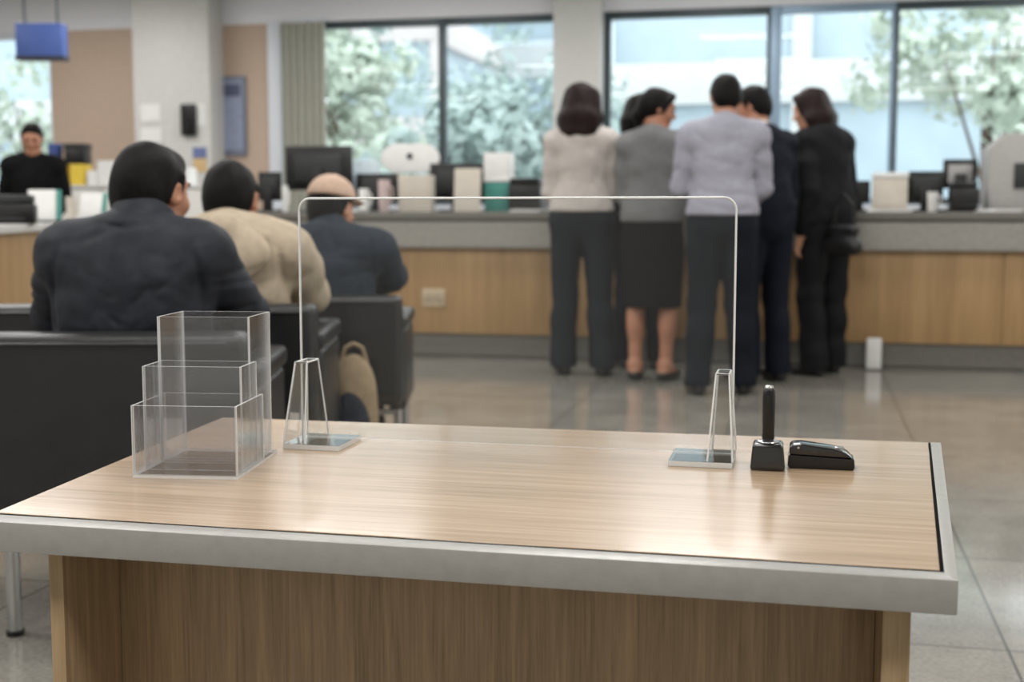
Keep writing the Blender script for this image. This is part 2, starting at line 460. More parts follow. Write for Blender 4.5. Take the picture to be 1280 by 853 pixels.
def RX(a): c, s = math.cos(a), math.sin(a); return np.array([[1, 0, 0], [0, c, -s], [0, s, c]])
def RY(a): c, s = math.cos(a), math.sin(a); return np.array([[c, 0, s], [0, 1, 0], [-s, 0, c]])
def RZ(a): c, s = math.cos(a), math.sin(a); return np.array([[c, -s, 0], [s, c, 0], [0, 0, 1]])
V3 = lambda *a: np.array(a, float)
def unit(v): return v / max(np.linalg.norm(v), 1e-9)
def along(d, front=(0, 1, 0)):
    """basis whose z runs along d"""
    z = unit(np.array(d, float)); y = np.array(front, float); y = unit(y - z * y.dot(z)); x = np.cross(y, z)
    return np.stack([x, y, z], 1)

STAND = dict(pelvis=V3(0, 0, .945), waist=V3(0, .005, 1.09), chest=V3(0, -.005, 1.27), neck=V3(0, -.02, 1.42), head=V3(0, .015, 1.605),
             sh=V3(.175, -.01, 1.385), el=V3(.235, -.04, 1.10), wr=V3(.19, .17, 1.02), hip=V3(.09, 0, .90), kn=V3(.10, .015, .49), an=V3(.105, -.02, .085))
SIT = dict(pelvis=V3(0, -.07, .505), waist=V3(0, -.115, .61), chest=V3(0, -.135, .745), neck=V3(0, -.10, .885), head=V3(0, -.03, 1.03),
           sh=V3(.18, -.115, .845), el=V3(.262, .02, .715), wr=V3(.255, .245, .70), hip=V3(.095, -.05, .487), kn=V3(.13, .37, .487), an=V3(.135, .39, .085))

class Body:
    def __init__(s, base, H=1.70, female=False, head_yaw=0, head_pitch=-8, head_roll=0, fat=0.0, **over):
        s.s = H / 1.70 if base is STAND else H
        s.J = {}
        for k, v in base.items():
            if k in ('pelvis', 'waist', 'chest', 'neck', 'head'): s.J[k] = v.copy()
            else:
                s.J[k + 'R'] = v.copy(); s.J[k + 'L'] = v * V3(-1, 1, 1)
        if female:
            for q in 'RL': s.J['sh' + q] *= V3(.90, 1, 1)
        for k, v in over.items(): s.J[k] = V3(*v)
        for k in s.J: s.J[k] = s.J[k] * s.s
        s.female = female; s.fat = fat
        s.Rh = RZ(math.radians(head_yaw)) @ RX(math.radians(head_pitch)) @ RY(math.radians(head_roll))
    def H(s, x, y, z): return s.J['head'] + s.Rh @ (V3(x, y, z) * s.hs())
    def hs(s): return s.s if s.J['pelvis'][2] > .7 else 1.0
    # each region adds itself to a volume, thickened by g
    def torso(s, v, g=0.0, k=.06, pelvis=True):
        J, q, f = s.J, s.s, s.fat
        w = .93 if s.female else 1.0
        up = J['chest'] - J['waist']
        if pelvis: v.ell(J['pelvis'], V3(.168 + g + f * .5, .115 + g + f * .6, .13 + g) * q, None, k)
        v.ell(J['waist'], V3(.135 * (w * .97) + g + f, .092 + g + f, .15 + g) * q, along(up), k)
        v.ell(J['chest'], V3(.168 * w + g + f * .6, .112 + g + f * .6, .185 + g) * q, along(J['neck'] - J['waist']), k)
        a, b = J['shL'], J['shR']; m = (a + b) / 2
        v.cone(a * .9 + m * .1, b * .9 + m * .1, (.058 + g) * q, (.058 + g) * q, k)
        v.cone(J['neck'] + V3(0, -.01, .005) * q, a, (.060 + g) * q, (.050 + g) * q, k)
        v.cone(J['neck'] + V3(0, -.01, .005) * q, b, (.060 + g) * q, (.050 + g) * q, k)
        if s.female:
            for t in (-1, 1):
                v.ell(J['chest'] + V3(.075 * t, .085, -.01) * q, V3(.062, .05, .06) * q + g, None, .05)
    def arm(s, v, sd, g=0.0, upto=1.0, k=.03, gw=None):
        J, q = s.J, s.s; a, e, w = J['sh' + sd], J['el' + sd], J['wr' + sd]
        gw = g if gw is None else gw
        v.cone(a, e, (.052 + g) * q, (.040 + g) * q, k)
        m = (a * .55 + e * .45); v.ell(m, V3(.05 + g, .052 + g, .10) * q, along(e - a, (0.3, 1, 0.2)), k)
        t = min(1.0, upto); end = e + (w - e) * t
        v.cone(e, end, (.041 + g) * q, (.041 + (.028 - .041) * t + gw) * q, k)
    def hand(s, v, sd, n=None, curl=25):
        J, q = s.J, s.hs(); e, w = J['el' + sd], J['wr' + sd]
        d = unit(w - e); sg = 1 if sd == 'R' else -1
        n = V3(0, 0, -1) if n is None else V3(*n)
        n = unit(n - d * n.dot(d)); a = np.cross(d, n) * 1.0      # thumb side
        if a.dot(V3(-sg, 0, 0)) < 0: a = -a
        v.cone(w - d * .02 * q, w + d * .02 * q, .027 * q, .026 * q, .02)
        v.ell(w + d * .055 * q, V3(.040, .014, .050) * q, np.stack([a, n, d], 1), .016)
        for i, (off, L) in enumerate(((.030, .070), (.010, .078), (-.010, .073), (-.029, .058))):
            p = w + (d * .090 + a * off) * q
            ang = 0.0
            for j, fr in enumerate((.45, .32, .23)):
                ang += math.radians(curl * (0.7 + .2 * j))
                dd = d * math.cos(ang) + n * math.sin(ang)
                p2 = p + dd * L * fr * q
                v.cone(p, p2, (.0085 - .0008 * j) * q, (.0078 - .0009 * j) * q, .004); p = p2
        p = w + (d * .028 + a * .034) * q; d1 = unit(a * .75 + d * .65 + n * .25); p2 = p + d1 * .036 * q
        v.cone(p - a * .014 * q, p2, .0125 * q, .0095 * q, .010)
        v.cone(p2, p2 + unit(d * .9 + a * .25 + n * .3) * .030 * q, .0095 * q, .0075 * q, .004)
    def leg(s, v, sd, g=0.0, k=.03):
        J, q = s.J, s.s; h, n, a = J['hip' + sd], J['kn' + sd], J['an' + sd]
        v.cone(h, n, (.086 + g + s.fat * .4) * q, (.055 + g) * q, k)
        v.cone(n, a, (.054 + g) * q, (.036 + g) * q, k)
        back = unit(np.cross(np.cross(a - n, V3(0, 1, 0)), a - n)); back = back if back[1] < 0 else -back
        v.ell(n * .66 + a * .34 + back * .016 * q, V3(.049 + g, .054 + g, .12) * q, along(n - a), k)
    def foot(s, v, sd, g=0.0, dirn=None):
        J, q = s.J, s.s; a = J['an' + sd]; sg = 1 if sd == 'R' else -1
        d = unit(V3(.16 * sg, 1, 0) if dirn is None else V3(*dirn)); z = .032 * q
        heel = V3(a[0], a[1], z) - d * .03 * q; toe = V3(a[0], a[1], z) + d * .165 * q
        ball = heel * .35 + toe * .65
        v.cone(a, heel + d * .02 * q, (.036 + g) * q, (.030 + g) * q, .03)
        v.cone(a, ball, (.034 + g) * q, (.030 + g) * q, .04)
        v.cone(heel, ball, (.030 + g) * q, (.032 + g) * q, .03)
        v.ell(ball + d * .03 * q, V3(.043 + g, .065 + g, .025 + g) * q, along(V3(0, 0, 1), d), .02)
    def headfn(s, v):
        J, q = s.J, s.hs(); R = s.Rh; P = s.H
        v.cone(J['neck'] - V3(0, 0, .02) * q, P(0, -.022, -.05), .056 * q, .052 * q, .03)
        v.ell(P(0, -.012, .022), V3(.074, .092, .088) * q, R, .02)
        v.ell(P(0, .030, -.030), V3(.058, .060, .085) * q, R, .035)
        v.cone(P(-.038, .005, -.075), P(0, .065, -.098), .022 * q, .020 * q, .03)
        v.cone(P(.038, .005, -.075), P(0, .065, -.098), .022 * q, .020 * q, .03)
        v.cone(P(-.036, .074, .024), P(.036, .074, .024), .013 * q, .013 * q, .015)
        for t in (-1, 1):
            v.ell(P(.040 * t, .062, -.028), V3(.022, .02, .022) * q, R, .02)
            v.ell(P(.031 * t, .098, .002), V3(.017, .016, .011) * q, R, .012, op='s')
        v.cone(P(0, .088, .010), P(0, .108, -.030), .007 * q, .0115 * q, .012)
        for t in (-1, 1): v.ell(P(.010 * t, .098, -.034), V3(.008, .010, .007) * q, R, .006)
        v.ell(P(0, .090, -.058), V3(.024, .010, .006) * q, R, .006)
        v.ell(P(0, .088, -.068), V3(.019, .010, .006) * q, R, .006)
        v.ell(P(0, .102, -.0625), V3(.020, .010, .0018) * q, R, .003, op='s')
        for t in (-1, 1):
            Re = R @ RZ(-.35 * t) @ RX(-.15)
            v.ell(P(.078 * t, -.006, -.008), V3(.010, .020, .032) * q, Re, .008)
            v.ell(P(.087 * t, .000, -.004), V3(.007, .011, .018) * q, Re, .006, op='s')
    def bounds(s, pad=.14):
        P = np.array(list(s.J.values())); return P.min(0) - pad, P.max(0) + pad

def eyes(b, root):
    for t in (-1, 1):
        bm = NB(); bmesh.ops.create_uvsphere(bm, u_segments=12, v_segments=8, radius=.0115 * b.hs())
        obj('eye', bm, M['eye'], root, loc=tuple(b.H(.031 * t, .0795, .002)))

def body_mesh(b, root, skin, h=.008, hands=('R', 'L'), hand_n=None, curl=25):
    lo, hi = b.bounds(.17)
    lo[2] = -.02; v = Vol(lo, hi, h)
    b.torso(v, 0)
    for sd in 'RL':
        b.arm(v, sd); b.leg(v, sd); b.foot(v, sd)
        b.hand(v, sd, hand_n, curl)
    b.headfn(v)
    v.cut((0, 0, -1), (0, 0, .012))
    o = v.build('body', skin, root, 1)
    return o

def hair_mesh(b, root, m, style, h=.005):
    """hair: the scalp thickened, less the face, plus the length the photo shows"""
    P, R, q = b.H, b.Rh, b.hs()
    c = b.J['head']; v = Vol(c - .30 * q, c + .20 * q, h)
    v.ell(P(0, -.014, .026), V3(.082, .099, .095) * q, R, .01)
    if style == 'short':
        v.ell(P(0, -.05, -.02), V3(.074, .058, .07) * q, R, .03)
    v.cut(R @ V3(0, .70, -.72), P(0, .030, .012), .02)
    v.cut(R @ V3(0, 1, -.45), P(0, .072, .062), .03)
    if style == 'short':
        v.ell(P(0, -.045, -.045), V3(.066, .045, .055) * q, R, .02)
        for t in (-1, 1): v.cone(P(.072 * t, .012, .035), P(.074 * t, .010, -.012), .012 * q, .006 * q, .012)
        v.ell(P(0, .038, .072), V3(.050, .030, .022) * q, R, .03)
    if style in ('bob', 'long', 'wave'):
        v.ell(P(0, -.022, .030), V3(.096, .104, .097) * q, R, .02)
        v.cut(R @ V3(0, 1, -.35), P(0, .070, .050), .02)
        L = {'bob': .13, 'long': .20, 'wave': .165}[style]
        W = {'bob': 1.0, 'long': 1.12, 'wave': 1.14}[style]
        for k in range(11):
            an = PI * (-.06 + 1.12 * k / 10); x = .072 * math.cos(an); y = -.012 - .078 * max(0, math.sin(an)) ** .8
            Lk = L * (1 - .10 * abs(math.cos(an))) * (1 + .05 * math.sin(k * 2.3))
            v.cone(P(x * .88, y * .88, .045), P(x * 1.08 * W, y * 1.05, -L * .5), .030 * q, .034 * q, .045)
            v.cone(P(x * 1.10 * W, y * 1.08, -L * .5), P(x * 1.22 * W, y * 1.02, -Lk), .034 * q, .022 * q, .04)
        for t in (-1, 1):
            v.cone(P(.060 * t, .042, .062), P(.078 * t, .026, -.03), .015 * q, .014 * q, .025)
            v.cone(P(.078 * t, .030, -.03), P(.074 * t, .022, -L * .75), .014 * q, .010 * q, .02)
        v.cone(P(-.045, .052, .082), P(.045, .052, .082), .018 * q, .018 * q, .03)
    if style == 'tail':
        v.ell(P(0, -.035, .0), V3(.082, .080, .085) * q, R, .03)
        v.cone(P(0, -.09, .01), P(0, -.105, -.07), .034 * q, .036 * q, .03)
        v.cone(P(0, -.105, -.07), P(0, -.085, -.14), .034 * q, .014 * q, .02)
        for t in (-1, 1):
            v.cone(P(.064 * t, .045, .06), P(.078 * t, .018, -.02), .018 * q, .013 * q, .02)
        v.cone(P(-.045, .052, .080), P(.045, .052, .080), .018 * q, .018 * q, .03)
    if style != 'short': v.cut(R @ V3(0, 1, -.45), P(0, .078, .060), .03)
    for t in (-1, 1):
        v.cone(P(.016 * t, .092, .026), P(.046 * t, .082, .026), .0045 * q, .0035 * q, .0)
    rg = random.Random(hash(style) % 97)
    v.folds(.0012 if style == 'short' else .0022, 90 if style == 'short' else 60, 3, (1, 1, .35))
    return v.build('hair', m, root, 1)

def top_mesh(b, root, m, name, g=.014, hem=.97, sleeve=.93, open_neck=.0, puff=0.0, folds=.003, h=.008, seed=1, flare=0.0, gw=None, hood=False, collar=True, sleeves='RL', neckz=.03, grooves=(), ka=.014, crease=.0):
    lo, hi = b.bounds(.19); J, q = b.J, b.s
    lo[2] = hem - .05; hi[2] = J['neck'][2] + .16
    v = Vol(lo, hi, h)
    b.torso(v, g + puff * .5, .06)
    sit = J['pelvis'][2] < .7
    c = J['pelvis']
    v.ell(c + V3(0, 0, .06) * q, V3(.170 + g + b.fat * .6 + flare, .118 + g + b.fat * .6 + flare, .20) * q, None, .06)
    for sd in sleeves:
        b.arm(v, sd, g + puff, sleeve, ka, (g * .8 + puff * .6) if gw is None else gw)
    n = J['neck']
    if collar:
        dirn = unit(b.J['head'] - n)
        v.cone(n + V3(0, -.005, .0) * q, n + (dirn * .045 + V3(0, -.008, .0)) * q, (.066 + g * .5) * q, (.064 + g * .3) * q, .025)
    if hood:
        for k in range(9):
            a0, a1 = PI * (1.0 + k / 9 * 1.0), PI * (1.0 + (k + 1) / 9 * 1.0)
            f = lambda a: n + V3(.115 * math.cos(a), .085 * math.sin(a) - .02, -.005 - .035 * abs(math.sin(a)) ** 2) * q
            v.cone(f(a0), f(a1), .040 * q, .040 * q, .02)
        v.ell(n + V3(0, -.105, -.055) * q, V3(.105, .045, .085) * q, None, .03)
    v.folds(folds, 24, seed, (1, 1, 1.6))
    v.folds(folds * .5, 55, seed + 9, (1, 1, 1.4))
    for gr in grooves: v.groove(*gr)
    if crease:
        v.folds(crease, 15, seed + 3, (1, 1, 1.5), True); v.folds(crease * .6, 30, seed + 5, (1, 1, 1.3), True)
    v.cut((0, 0, -1), (0, 0, hem), .012)
    # neckline: open tilted plane, lower in front
    dirn = unit(b.J['head'] - n)
    v.cut(dirn + V3(0, .35, 0), n + dirn * (neckz + .02) * q, .008, lo=n - .12 * q, hi=n + V3(.12, .12, .3) * q)
    return v.build(name, m, root, 2)

def collar_mesh(b, root, m, h=.005, g=.0, tall=.045, name='collar'):
    n, q = b.J['neck'] + V3(0, -.022, 0), b.s
    d = unit(b.J['head'] - n); v = Vol(n - .13 * q, n + .14 * q, h)
    v.cone(n - d * .02 * q, n + d * tall * q, (.092 + g) * q, (.080 + g) * q, .01)
    v.cut(d + V3(0, .30, 0), n + d * tall * q, .008)
    v.cone(n + d * .01 * q, n + d * .16 * q, .060 * q, .058 * q, .006, op='s')
    v.cut(-d, n - d * .022 * q, .01)
    return v.build(name, m, root, 2)

def hood_mesh(b, root, m, h=.006):
    n, q = b.J['neck'], b.s
    v = Vol(n - V3(.26, .32, .28), n + V3(.26, .16, .16), h)
    v.ell(n + V3(0, -.158, -.040) * q, V3(.150, .050, .092) * q, RX(-.25), .02)
    v.cone(n + V3(-.12, -.02, -.02) * q, n + V3(0, -.142, .030) * q, .046 * q, .050 * q, .03)
    v.cone(n + V3(.12, -.02, -.02) * q, n + V3(0, -.142, .030) * q, .046 * q, .050 * q, .03)
    v.cone(n + V3(.12, -.02, -.02) * q, n + V3(.07, .07, -.06) * q, .036 * q, .026 * q, .03)
    v.cone(n + V3(-.12, -.02, -.02) * q, n + V3(-.07, .07, -.06) * q, .036 * q, .026 * q, .03)
    v.ell(n + V3(0, -.180, -.120) * q, V3(.075, .036, .055) * q, None, .04)
    v.folds(.0025, 26, 8); v.folds(.003, 18, 4, (1, 1, 1), True)
    v.cone(n + V3(0, -.01, -.02), n + V3(0, .02, .14), .064 * q, .075 * q, .015, op='s')
    return v.build('hood', m, root, 2)

def trousers_mesh(b, root, m, g=.016, hem=.045, waist=1.03, wide=.020, folds=.003, h=.008, seed=4):
    lo, hi = b.bounds(.16); J, q = b.J, b.s
    lo[2] = -.02; sit = J['pelvis'][2] < .7
    hi[2] = (J['waist'][2] + .06)
    v = Vol(lo, hi, h)
    v.ell(J['pelvis'], V3(.168 + g + b.fat * .5, .115 + g + b.fat * .5, .14 + g) * q, None, .05)
    v.ell((J['waist'] + J['pelvis']) / 2, V3(.145 + g + b.fat * .7, .098 + g + b.fat * .7, .12) * q, None, .05)
    for sd in 'RL':
        hp, kn, an = J['hip' + sd], J['kn' + sd], J['an' + sd]
        v.cone(hp, kn, (.088 + g + b.fat * .4) * q, (.060 + g) * q, .035)
        v.cone(kn, V3(an[0], an[1] - .004, max(hem + .0, .03)), (.058 + g) * q, (.046 + wide) * q, .03)
        if not sit: v.ell(kn * .62 + an * .38 + V3(0, -.014, 0) * q, V3(.052 + g, .058 + g, .13) * q, along(kn - an), .03)
    v.folds(folds, 22, seed, (1, 1, 1.3))
    v.cut((0, 0, -1), (0, 0, hem), .008)
    if not sit: v.cut((0, 0, 1), (0, 0, waist * q), .01)
    return v.build('trousers', m, root, 2)

def shoes(b, root, m, g=.006, dirs=None, flat=False, h=.006):
    for sd in 'RL':
        a = b.J['an' + sd]; v = Vol(a - .24, a + V3(.24, .26, .05), h)
        b.foot(v, sd, g, None if dirs is None else dirs[sd])
        top = .052 if flat else .085
        v.cut((0, 0, 1), (0, 0, top), .006)
        v.cut((0, 0, -1), (0, 0, .004), .004)
        d = unit(V3(.16 * (1 if sd == 'R' else -1), 1, 0) if dirs is None else V3(*dirs[sd]))
        v.ell(V3(a[0], a[1], .012) - d * .03 * b.s, V3(.034, .034, .014) * b.s, None, .006)
        v.cut((0, 0, -1), (0, 0, .002), .003)
        v.build('shoe', m, root, 2)

def skirt_mesh(b, root, m, hem, waist, h=.008):
    J, q = b.J, b.s
    lo, hi = b.bounds(.16); lo[2] = hem - .04; hi[2] = waist + .04
    v = Vol(lo, hi, h); x, y, z = v.grid((slice(None),) * 3)
    Z = np.array([hem - .05, hem, J['hipR'][2] - .08, J['pelvis'][2], waist, waist + .1])
    RXs = np.array([.170, .172, .190, .186, .150, .140]) * q
    RYs = np.array([.118, .118, .132, .132, .112, .100]) * q
    zz = v.ax[2]; rx = np.interp(zz, Z, RXs)[None, None, :]; ry = np.interp(zz, Z, RYs)[None, None, :]
    r = np.sqrt((x / rx) ** 2 + ((y + .004) / ry) ** 2)
    v.F[:] = ((r - 1) * ry).astype(np.float32)
    v.folds(.0022, 22, 5, (1, 1, .7))
    v.cut((0, 0, -1), (0, 0, hem), .006); v.cut((0, 0, 1), (0, 0, waist), .01)
    return v.build('skirt', m, root, 2)

def tp(x, y, z=0.0): return (float(x), float(y), float(z))

# ================================================================== the room
XL, XR, YF, YB, ZC = -10.2, 4.6, -3.0, 12.3, 3.25
bm = NB(); box(bm, (XL - .2, YF - .2, -.12), (XR + .2, YB + .3, 0)); struct('floor', bm, M['floor'], smooth=None)
bm = NB(); box(bm, (XL - .2, YF - .2, ZC), (XR + .2, YB + .3, ZC + .15)); struct('ceiling', bm, M['ceiling'], smooth=None)
bm = NB(); box(bm, (XL - .2, YF - .2, 0), (XL, YB + .2, ZC)); struct('wall_left', bm, M['white_wall'], smooth=None)
bm = NB(); box(bm, (XR, YF - .2, 0), (XR + .2, YB + .2, ZC)); struct('wall_right', bm, M['white_wall'], smooth=None)
bm = NB(); box(bm, (XL, YF - .2, 0), (XR, YF, ZC)); struct('wall_front', bm, M['white_wall'], smooth=None)
HZ, SZ = 2.88, 1.05
bm = NB()
box(bm, (XL, YB, HZ), (XR, YB + .2, ZC), mi=1)
box(bm, (-7.84, YB, 0), (-5.36, YB + .2, HZ))
box(bm, (XL, YB, 0), (-7.84, YB + .2, SZ)); box(bm, (-5.36, YB, 0), (XR, YB + .2, SZ), mi=1)
struct('wall_back', bm, [M['wall'], M['header']], smooth=None)
# the pale stone pillars
bm = NB(); box(bm, (-6.70, YB - .34, 0), (-5.86, YB - .001, ZC), .012); struct('pillar_left', bm, M['pillar'])
bm = NB(); box(bm, (-2.40, YB - .18, 0), (-1.94, YB - .001, ZC), .012); struct('pillar_middle', bm, M['pillar'])
# windows: each bay a dark frame and one pane
bays = [(XL, -7.84, 'frame_white'), (-5.22, -3.555, 'frame_dark'), (-3.555, -1.916, 'frame_dark'), (-1.916, -.384, 'frame_dark'),
        (-.384, .729, 'frame_blue'), (.729, 2.35, 'frame_dark'), (2.35, XR, 'frame_dark')]
for i, (x0, x1, fm) in enumerate(bays):
    bm = NB(); w = .035; wl = .10 if fm == 'frame_blue' else w
    box(bm, (x0, YB + .02, SZ), (x0 + wl, YB + .12, HZ), .006); box(bm, (x1 - w, YB + .02, SZ), (x1, YB + .12, HZ), .006)
    box(bm, (x0 + wl, YB + .02, HZ - .07), (x1 - w, YB + .12, HZ), .006); box(bm, (x0 + wl, YB + .02, SZ), (x1 - w, YB + .12, SZ + .06), .006)
    wf = struct('window_%d' % (i + 1), bm, M[fm])
    bm = NB(); box(bm, (x0 + wl, YB + .065, SZ + .06), (x1 - w, YB + .075, HZ - .07)); obj('pane', bm, M['glass'], wf, smooth=None)
bm = NB(); box(bm, (-5.36, YB - .06, 0), (-5.22, YB + .14, HZ), .006); struct('trim_1', bm, M['frame_white'])
bm = NB(); box(bm, (-5.3, YB - .10, SZ - .04), (XR, YB + .02, SZ), .006); struct('trim_2', bm, M['frame_white'])

# grey-green curtain at the left end of the glazing
bm = NB(); n = 40; A, B = [], []
for k in range(n + 1):
    t = k / n; x = -5.18 + .47 * t; y = YB - .13 + .028 * math.sin(t * 2 * PI * 6.0)
    A.append((x, y))
for (x, y) in A[::-1]: B.append((x, y - .006))
prism(bm, A + B, .42, 2.86)
cu = obj('curtain', bm, M['curtain']); tag(cu, 'narrow grey-green curtain hanging at the left end of the window wall', 'curtain')
bm = NB(); cyl(bm, (-5.2, YB - .12, 2.885), (-4.68, YB - .12, 2.885), .012, n=12); obj('curtain_rail', bm, M['frame_white'], cu)

# things on the left wall panels
p0 = PY(272, 195, YB - .03); p1 = PY(306, 95, YB - .03)
t = thing('notice_board', 'blue-grey framed notice board on the beige wall right of the stone pillar', 'notice board', (float((p0[0] + p1[0]) / 2), YB - .002, float(p0[2])))
w2, hh = float(p1[0] - p0[0]) / 2, float(p1[2] - p0[2])
bm = NB()
for lo, hi in (((-w2, -.03, 0), (-w2 + .03, 0, hh)), ((w2 - .03, -.03, 0), (w2, 0, hh)), ((-w2 + .03, -.03, 0), (w2 - .03, 0, .06)), ((-w2 + .03, -.03, hh - .03), (w2 - .03, 0, hh))):
    box(bm, lo, hi, .004)
obj('frame', bm, mat('board_frame', (116, 122, 140), 0.4), t)
bm = NB(); box(bm, (-w2 + .03, -.016, .06), (w2 - .03, -.004, hh - .03)); obj('board', bm, mat('board_blue', (150, 158, 184), 0.5), t)
bm = NB(); box(bm, (-w2 + .06, -.02, hh - .20), (w2 - .06, -.0165, hh - .08)); obj('heading_sheet', bm, mat('board_heading', (84, 92, 116), 0.5), t)
a = PY(228, 170, YB - .36); b_ = PY(245, 130, YB - .36)
t = thing('wall_phone', 'dark wall phone mounted on the pale stone pillar', 'phone', (float((a[0] + b_[0]) / 2), YB - .345, float(a[2])))
wph, hph = float(b_[0] - a[0]) / 2, float(b_[2] - a[2])
bm = NB(); box(bm, (-wph, -.05, 0), (wph, 0, hph), .012); obj('body', bm, M['monitor'], t)
bm = NB(); box(bm, (-wph * .5, -.085, hph * .08), (wph * .5, -.052, hph * .92), .014, 3); obj('handset', bm, M['black_plastic'], t)
for (x0, y0, x1, y1, lab) in ((176, 178, 202, 160, 'white paper notice low on the left edge of the stone pillar'), (176, 152, 200, 130, 'white paper notice high on the left edge of the stone pillar'),
                              (244, 158, 256, 130, 'narrow white notice right of the dark wall phone')):
    a = PY(x0, y0, YB - .35); c_ = PY(x1, y1, YB - .35)
    bm = NB(); box(bm, (a[0], YB - .348, a[2]), (c_[0], YB - .343, c_[2])); tag(obj('notice_sign', bm, M['paper'], smooth=None), lab, 'notice', 'paper notices on the stone pillar')
a = PY(241, 215, YB - .36); c_ = PY(257, 184, YB - .36)
t = thing('leaflet', 'small blue and tan leaflet taped to the stone pillar below the phone', 'leaflet', (float(a[0]), YB - .343, float(a[2])))
w_, h_ = float(c_[0] - a[0]), float(c_[2] - a[2])
bm = NB(); box(bm, (0, -.005, 0), (w_, 0, h_ * .55)); obj('lower_half', bm, mat('leaflet_tan', (206, 176, 128), .6), t, smooth=None)
bm = NB(); box(bm, (0, -.005, h_ * .55), (w_, 0, h_)); obj('upper_half', bm, mat('leaflet_blue', (104, 116, 160), .6), t, smooth=None)

# blue sign hanging from the ceiling, far left
c0 = PD(53, 73, 9.0); c1 = PD(82, 30, 9.0); w_ = 29 / 1600 * 9.0
t = thing('hanging_sign', 'blue box sign hanging from the ceiling at the far left', 'sign', tp(c0[0], c0[1], c0[2]), YAW)
hs_ = float(c1[2] - c0[2])
bm = NB(); box(bm, (-w_, -.06, 0), (w_, .06, hs_), .012); obj('sign_box', bm, M['signblue'], t)
bm = NB(); box(bm, (-w_ - .006, -.066, -.016), (w_ + .006, .066, .012), .004); obj('bottom_trim', bm, mat('sign_trim', (44, 48, 66), .4), t)
for sx in (-1, 1):
    bm = NB(); cyl(bm, (sx * w_ * .7, 0, hs_), (sx * w_ * .7, 0, ZC - float(c0[2])), .008, n=10); obj('hanging_rod', bm, M['frame_dark'], t)

# ================================================================== the counter
CY = 8.33
xl = float(PY(262, 300, CY)[0]); xr = XR - .01
t = thing('service_counter', 'long oak-fronted service counter with grey stone top across the hall', 'counter', (0, CY, 0))
bm = NB()
x = xl
while x < xr - .05:
    x2 = min(x + 1.32, xr); box(bm, (x + .002, 0, .165), (x2 - .002, .02, .742), .002); x = x2
obj('front_panel', bm, M['cwood'], t)
bm = NB(); box(bm, (xl + .03, .022, .02), (xr, .9, .931)); obj('carcass', bm, M['stone_dark'], t, smooth=None)
bm = NB(); box(bm, (xl, -.05, .745), (xr, .0205, .925), .006); obj('stone_fascia', bm, M['stone'], t)
bm = NB(); box(bm, (xl, -.075, .932), (xr, .95, .985), .005); obj('worktop', bm, M['stone_dark'], t)
bm = NB(); box(bm, (xl, .035, 0), (xr, .06, .16), .003); obj('kickplate', bm, M['plinth'], t)
# small white plate on the counter front, white duct at the foot
a = PY(528, 383, CY); c_ = PY(557, 361, CY)
t = thing('socket_plate', 'small pale double socket plate on the oak counter front', 'socket', (float(a[0]), CY - .001, float(a[2])))
w_, h_ = float(c_[0] - a[0]), float(c_[2] - a[2])
bm = NB(); box(bm, (0, -.010, 0), (w_, 0, h_), .004); obj('plate', bm, mat('socket_cream', (196, 178, 150), .5), t)
for s in (.28, .72):
    bm = NB(); box(bm, (w_ * s - .03, -.013, h_ * .25), (w_ * s + .03, -.0102, h_ * .75), .001); obj('socket_face', bm, mat('socket_face', (176, 160, 136), .5), t)
a = PZ(1093, 466, 0)
t = thing('cable_post', 'short white post standing at the foot of the counter on the right', 'post', (float(a[0]), CY - .075, 0))
bm = NB(); box(bm, (-.045, -.02, .01), (.045, .03, .20), .008); obj('post', bm, M['paper'], t)
bm = NB(); box(bm, (-.05, -.025, 0), (.05, .035, .01), .003); obj('base', bm, M['plinth'], t)

# curved return desk on the left
def cam_xy(px, D):
    q = PD(px, 265, D); return (float(q[0]), float(q[1]))
outer = [cam_xy(px, D) for px, D in ((-260, 4.3), (-120, 4.9), (-20, 5.6), (40, 6.5), (85, 7.4), (130, 8.3), (160, 8.75))]
inner = [(x - .62, y + .30) for x, y in outer]
pl = outer + inner[::-1]
t = thing('return_desk', 'curved oak return desk with pale top at the far left', 'desk', (0, 0, 0))
bm = NB(); prism(bm, pl, .885, .925, .004); obj('desk_top', bm, M['pillar'], t)
cx_ = [(x - .05, y + .04) for x, y in outer] + [(x + .05, y - .03) for x, y in inner[::-1]]
bm = NB(); prism(bm, cx_, .12, .883); obj('front_panel', bm, M['cwood'], t)
bm = NB(); prism(bm, [(x - .03, y + .03) for x, y in cx_], 0, .118); obj('kickplate', bm, M['plinth'], t)

WT = .985
def monitor(x0, x1, y0, y1, Y, label, rz=0.0, back='monitor_back', group='monitors on the service counter', base_z=WT):
    a = PY(x0, y1, Y); c_ = PY(x1, y0, Y)
    w, z0, z1 = float(c_[0] - a[0]), float(a[2]) - base_z, float(c_[2]) - base_z
    t = thing('monitor', label, 'monitor', (float(a[0] + c_[0]) / 2, Y, base_z), rz, group)
    z0 = max(z0, .06)
    bm = NB(); box(bm, (-w / 2, -.012, z0), (w / 2, .018, z1), .006); obj('casing', bm, M['monitor'], t)
    bm = NB(); box(bm, (-w * .36, -.03, z0 + (z1 - z0) * .18), (w * .36, -.0125, z0 + (z1 - z0) * .82), .010); obj('back_cover', bm, M[back], t)
    bm = NB(); box(bm, (-w / 2 + .012, .0182, z0 + .012), (w / 2 - .012, .0195, z1 - .012)); obj('screen', bm, mat('dim_screen', (70, 84, 96), .25), t, smooth=None)
    bm = NB(); box(bm, (-.035, -.055, .014), (.035, -.031, z0 + (z1 - z0) * .5), .005); obj('neck', bm, M['monitor'], t)
    bm = NB(); box(bm, (-.11, -.13, 0), (.11, .06, .014), .006); obj('base', bm, M['monitor'], t)
    return t
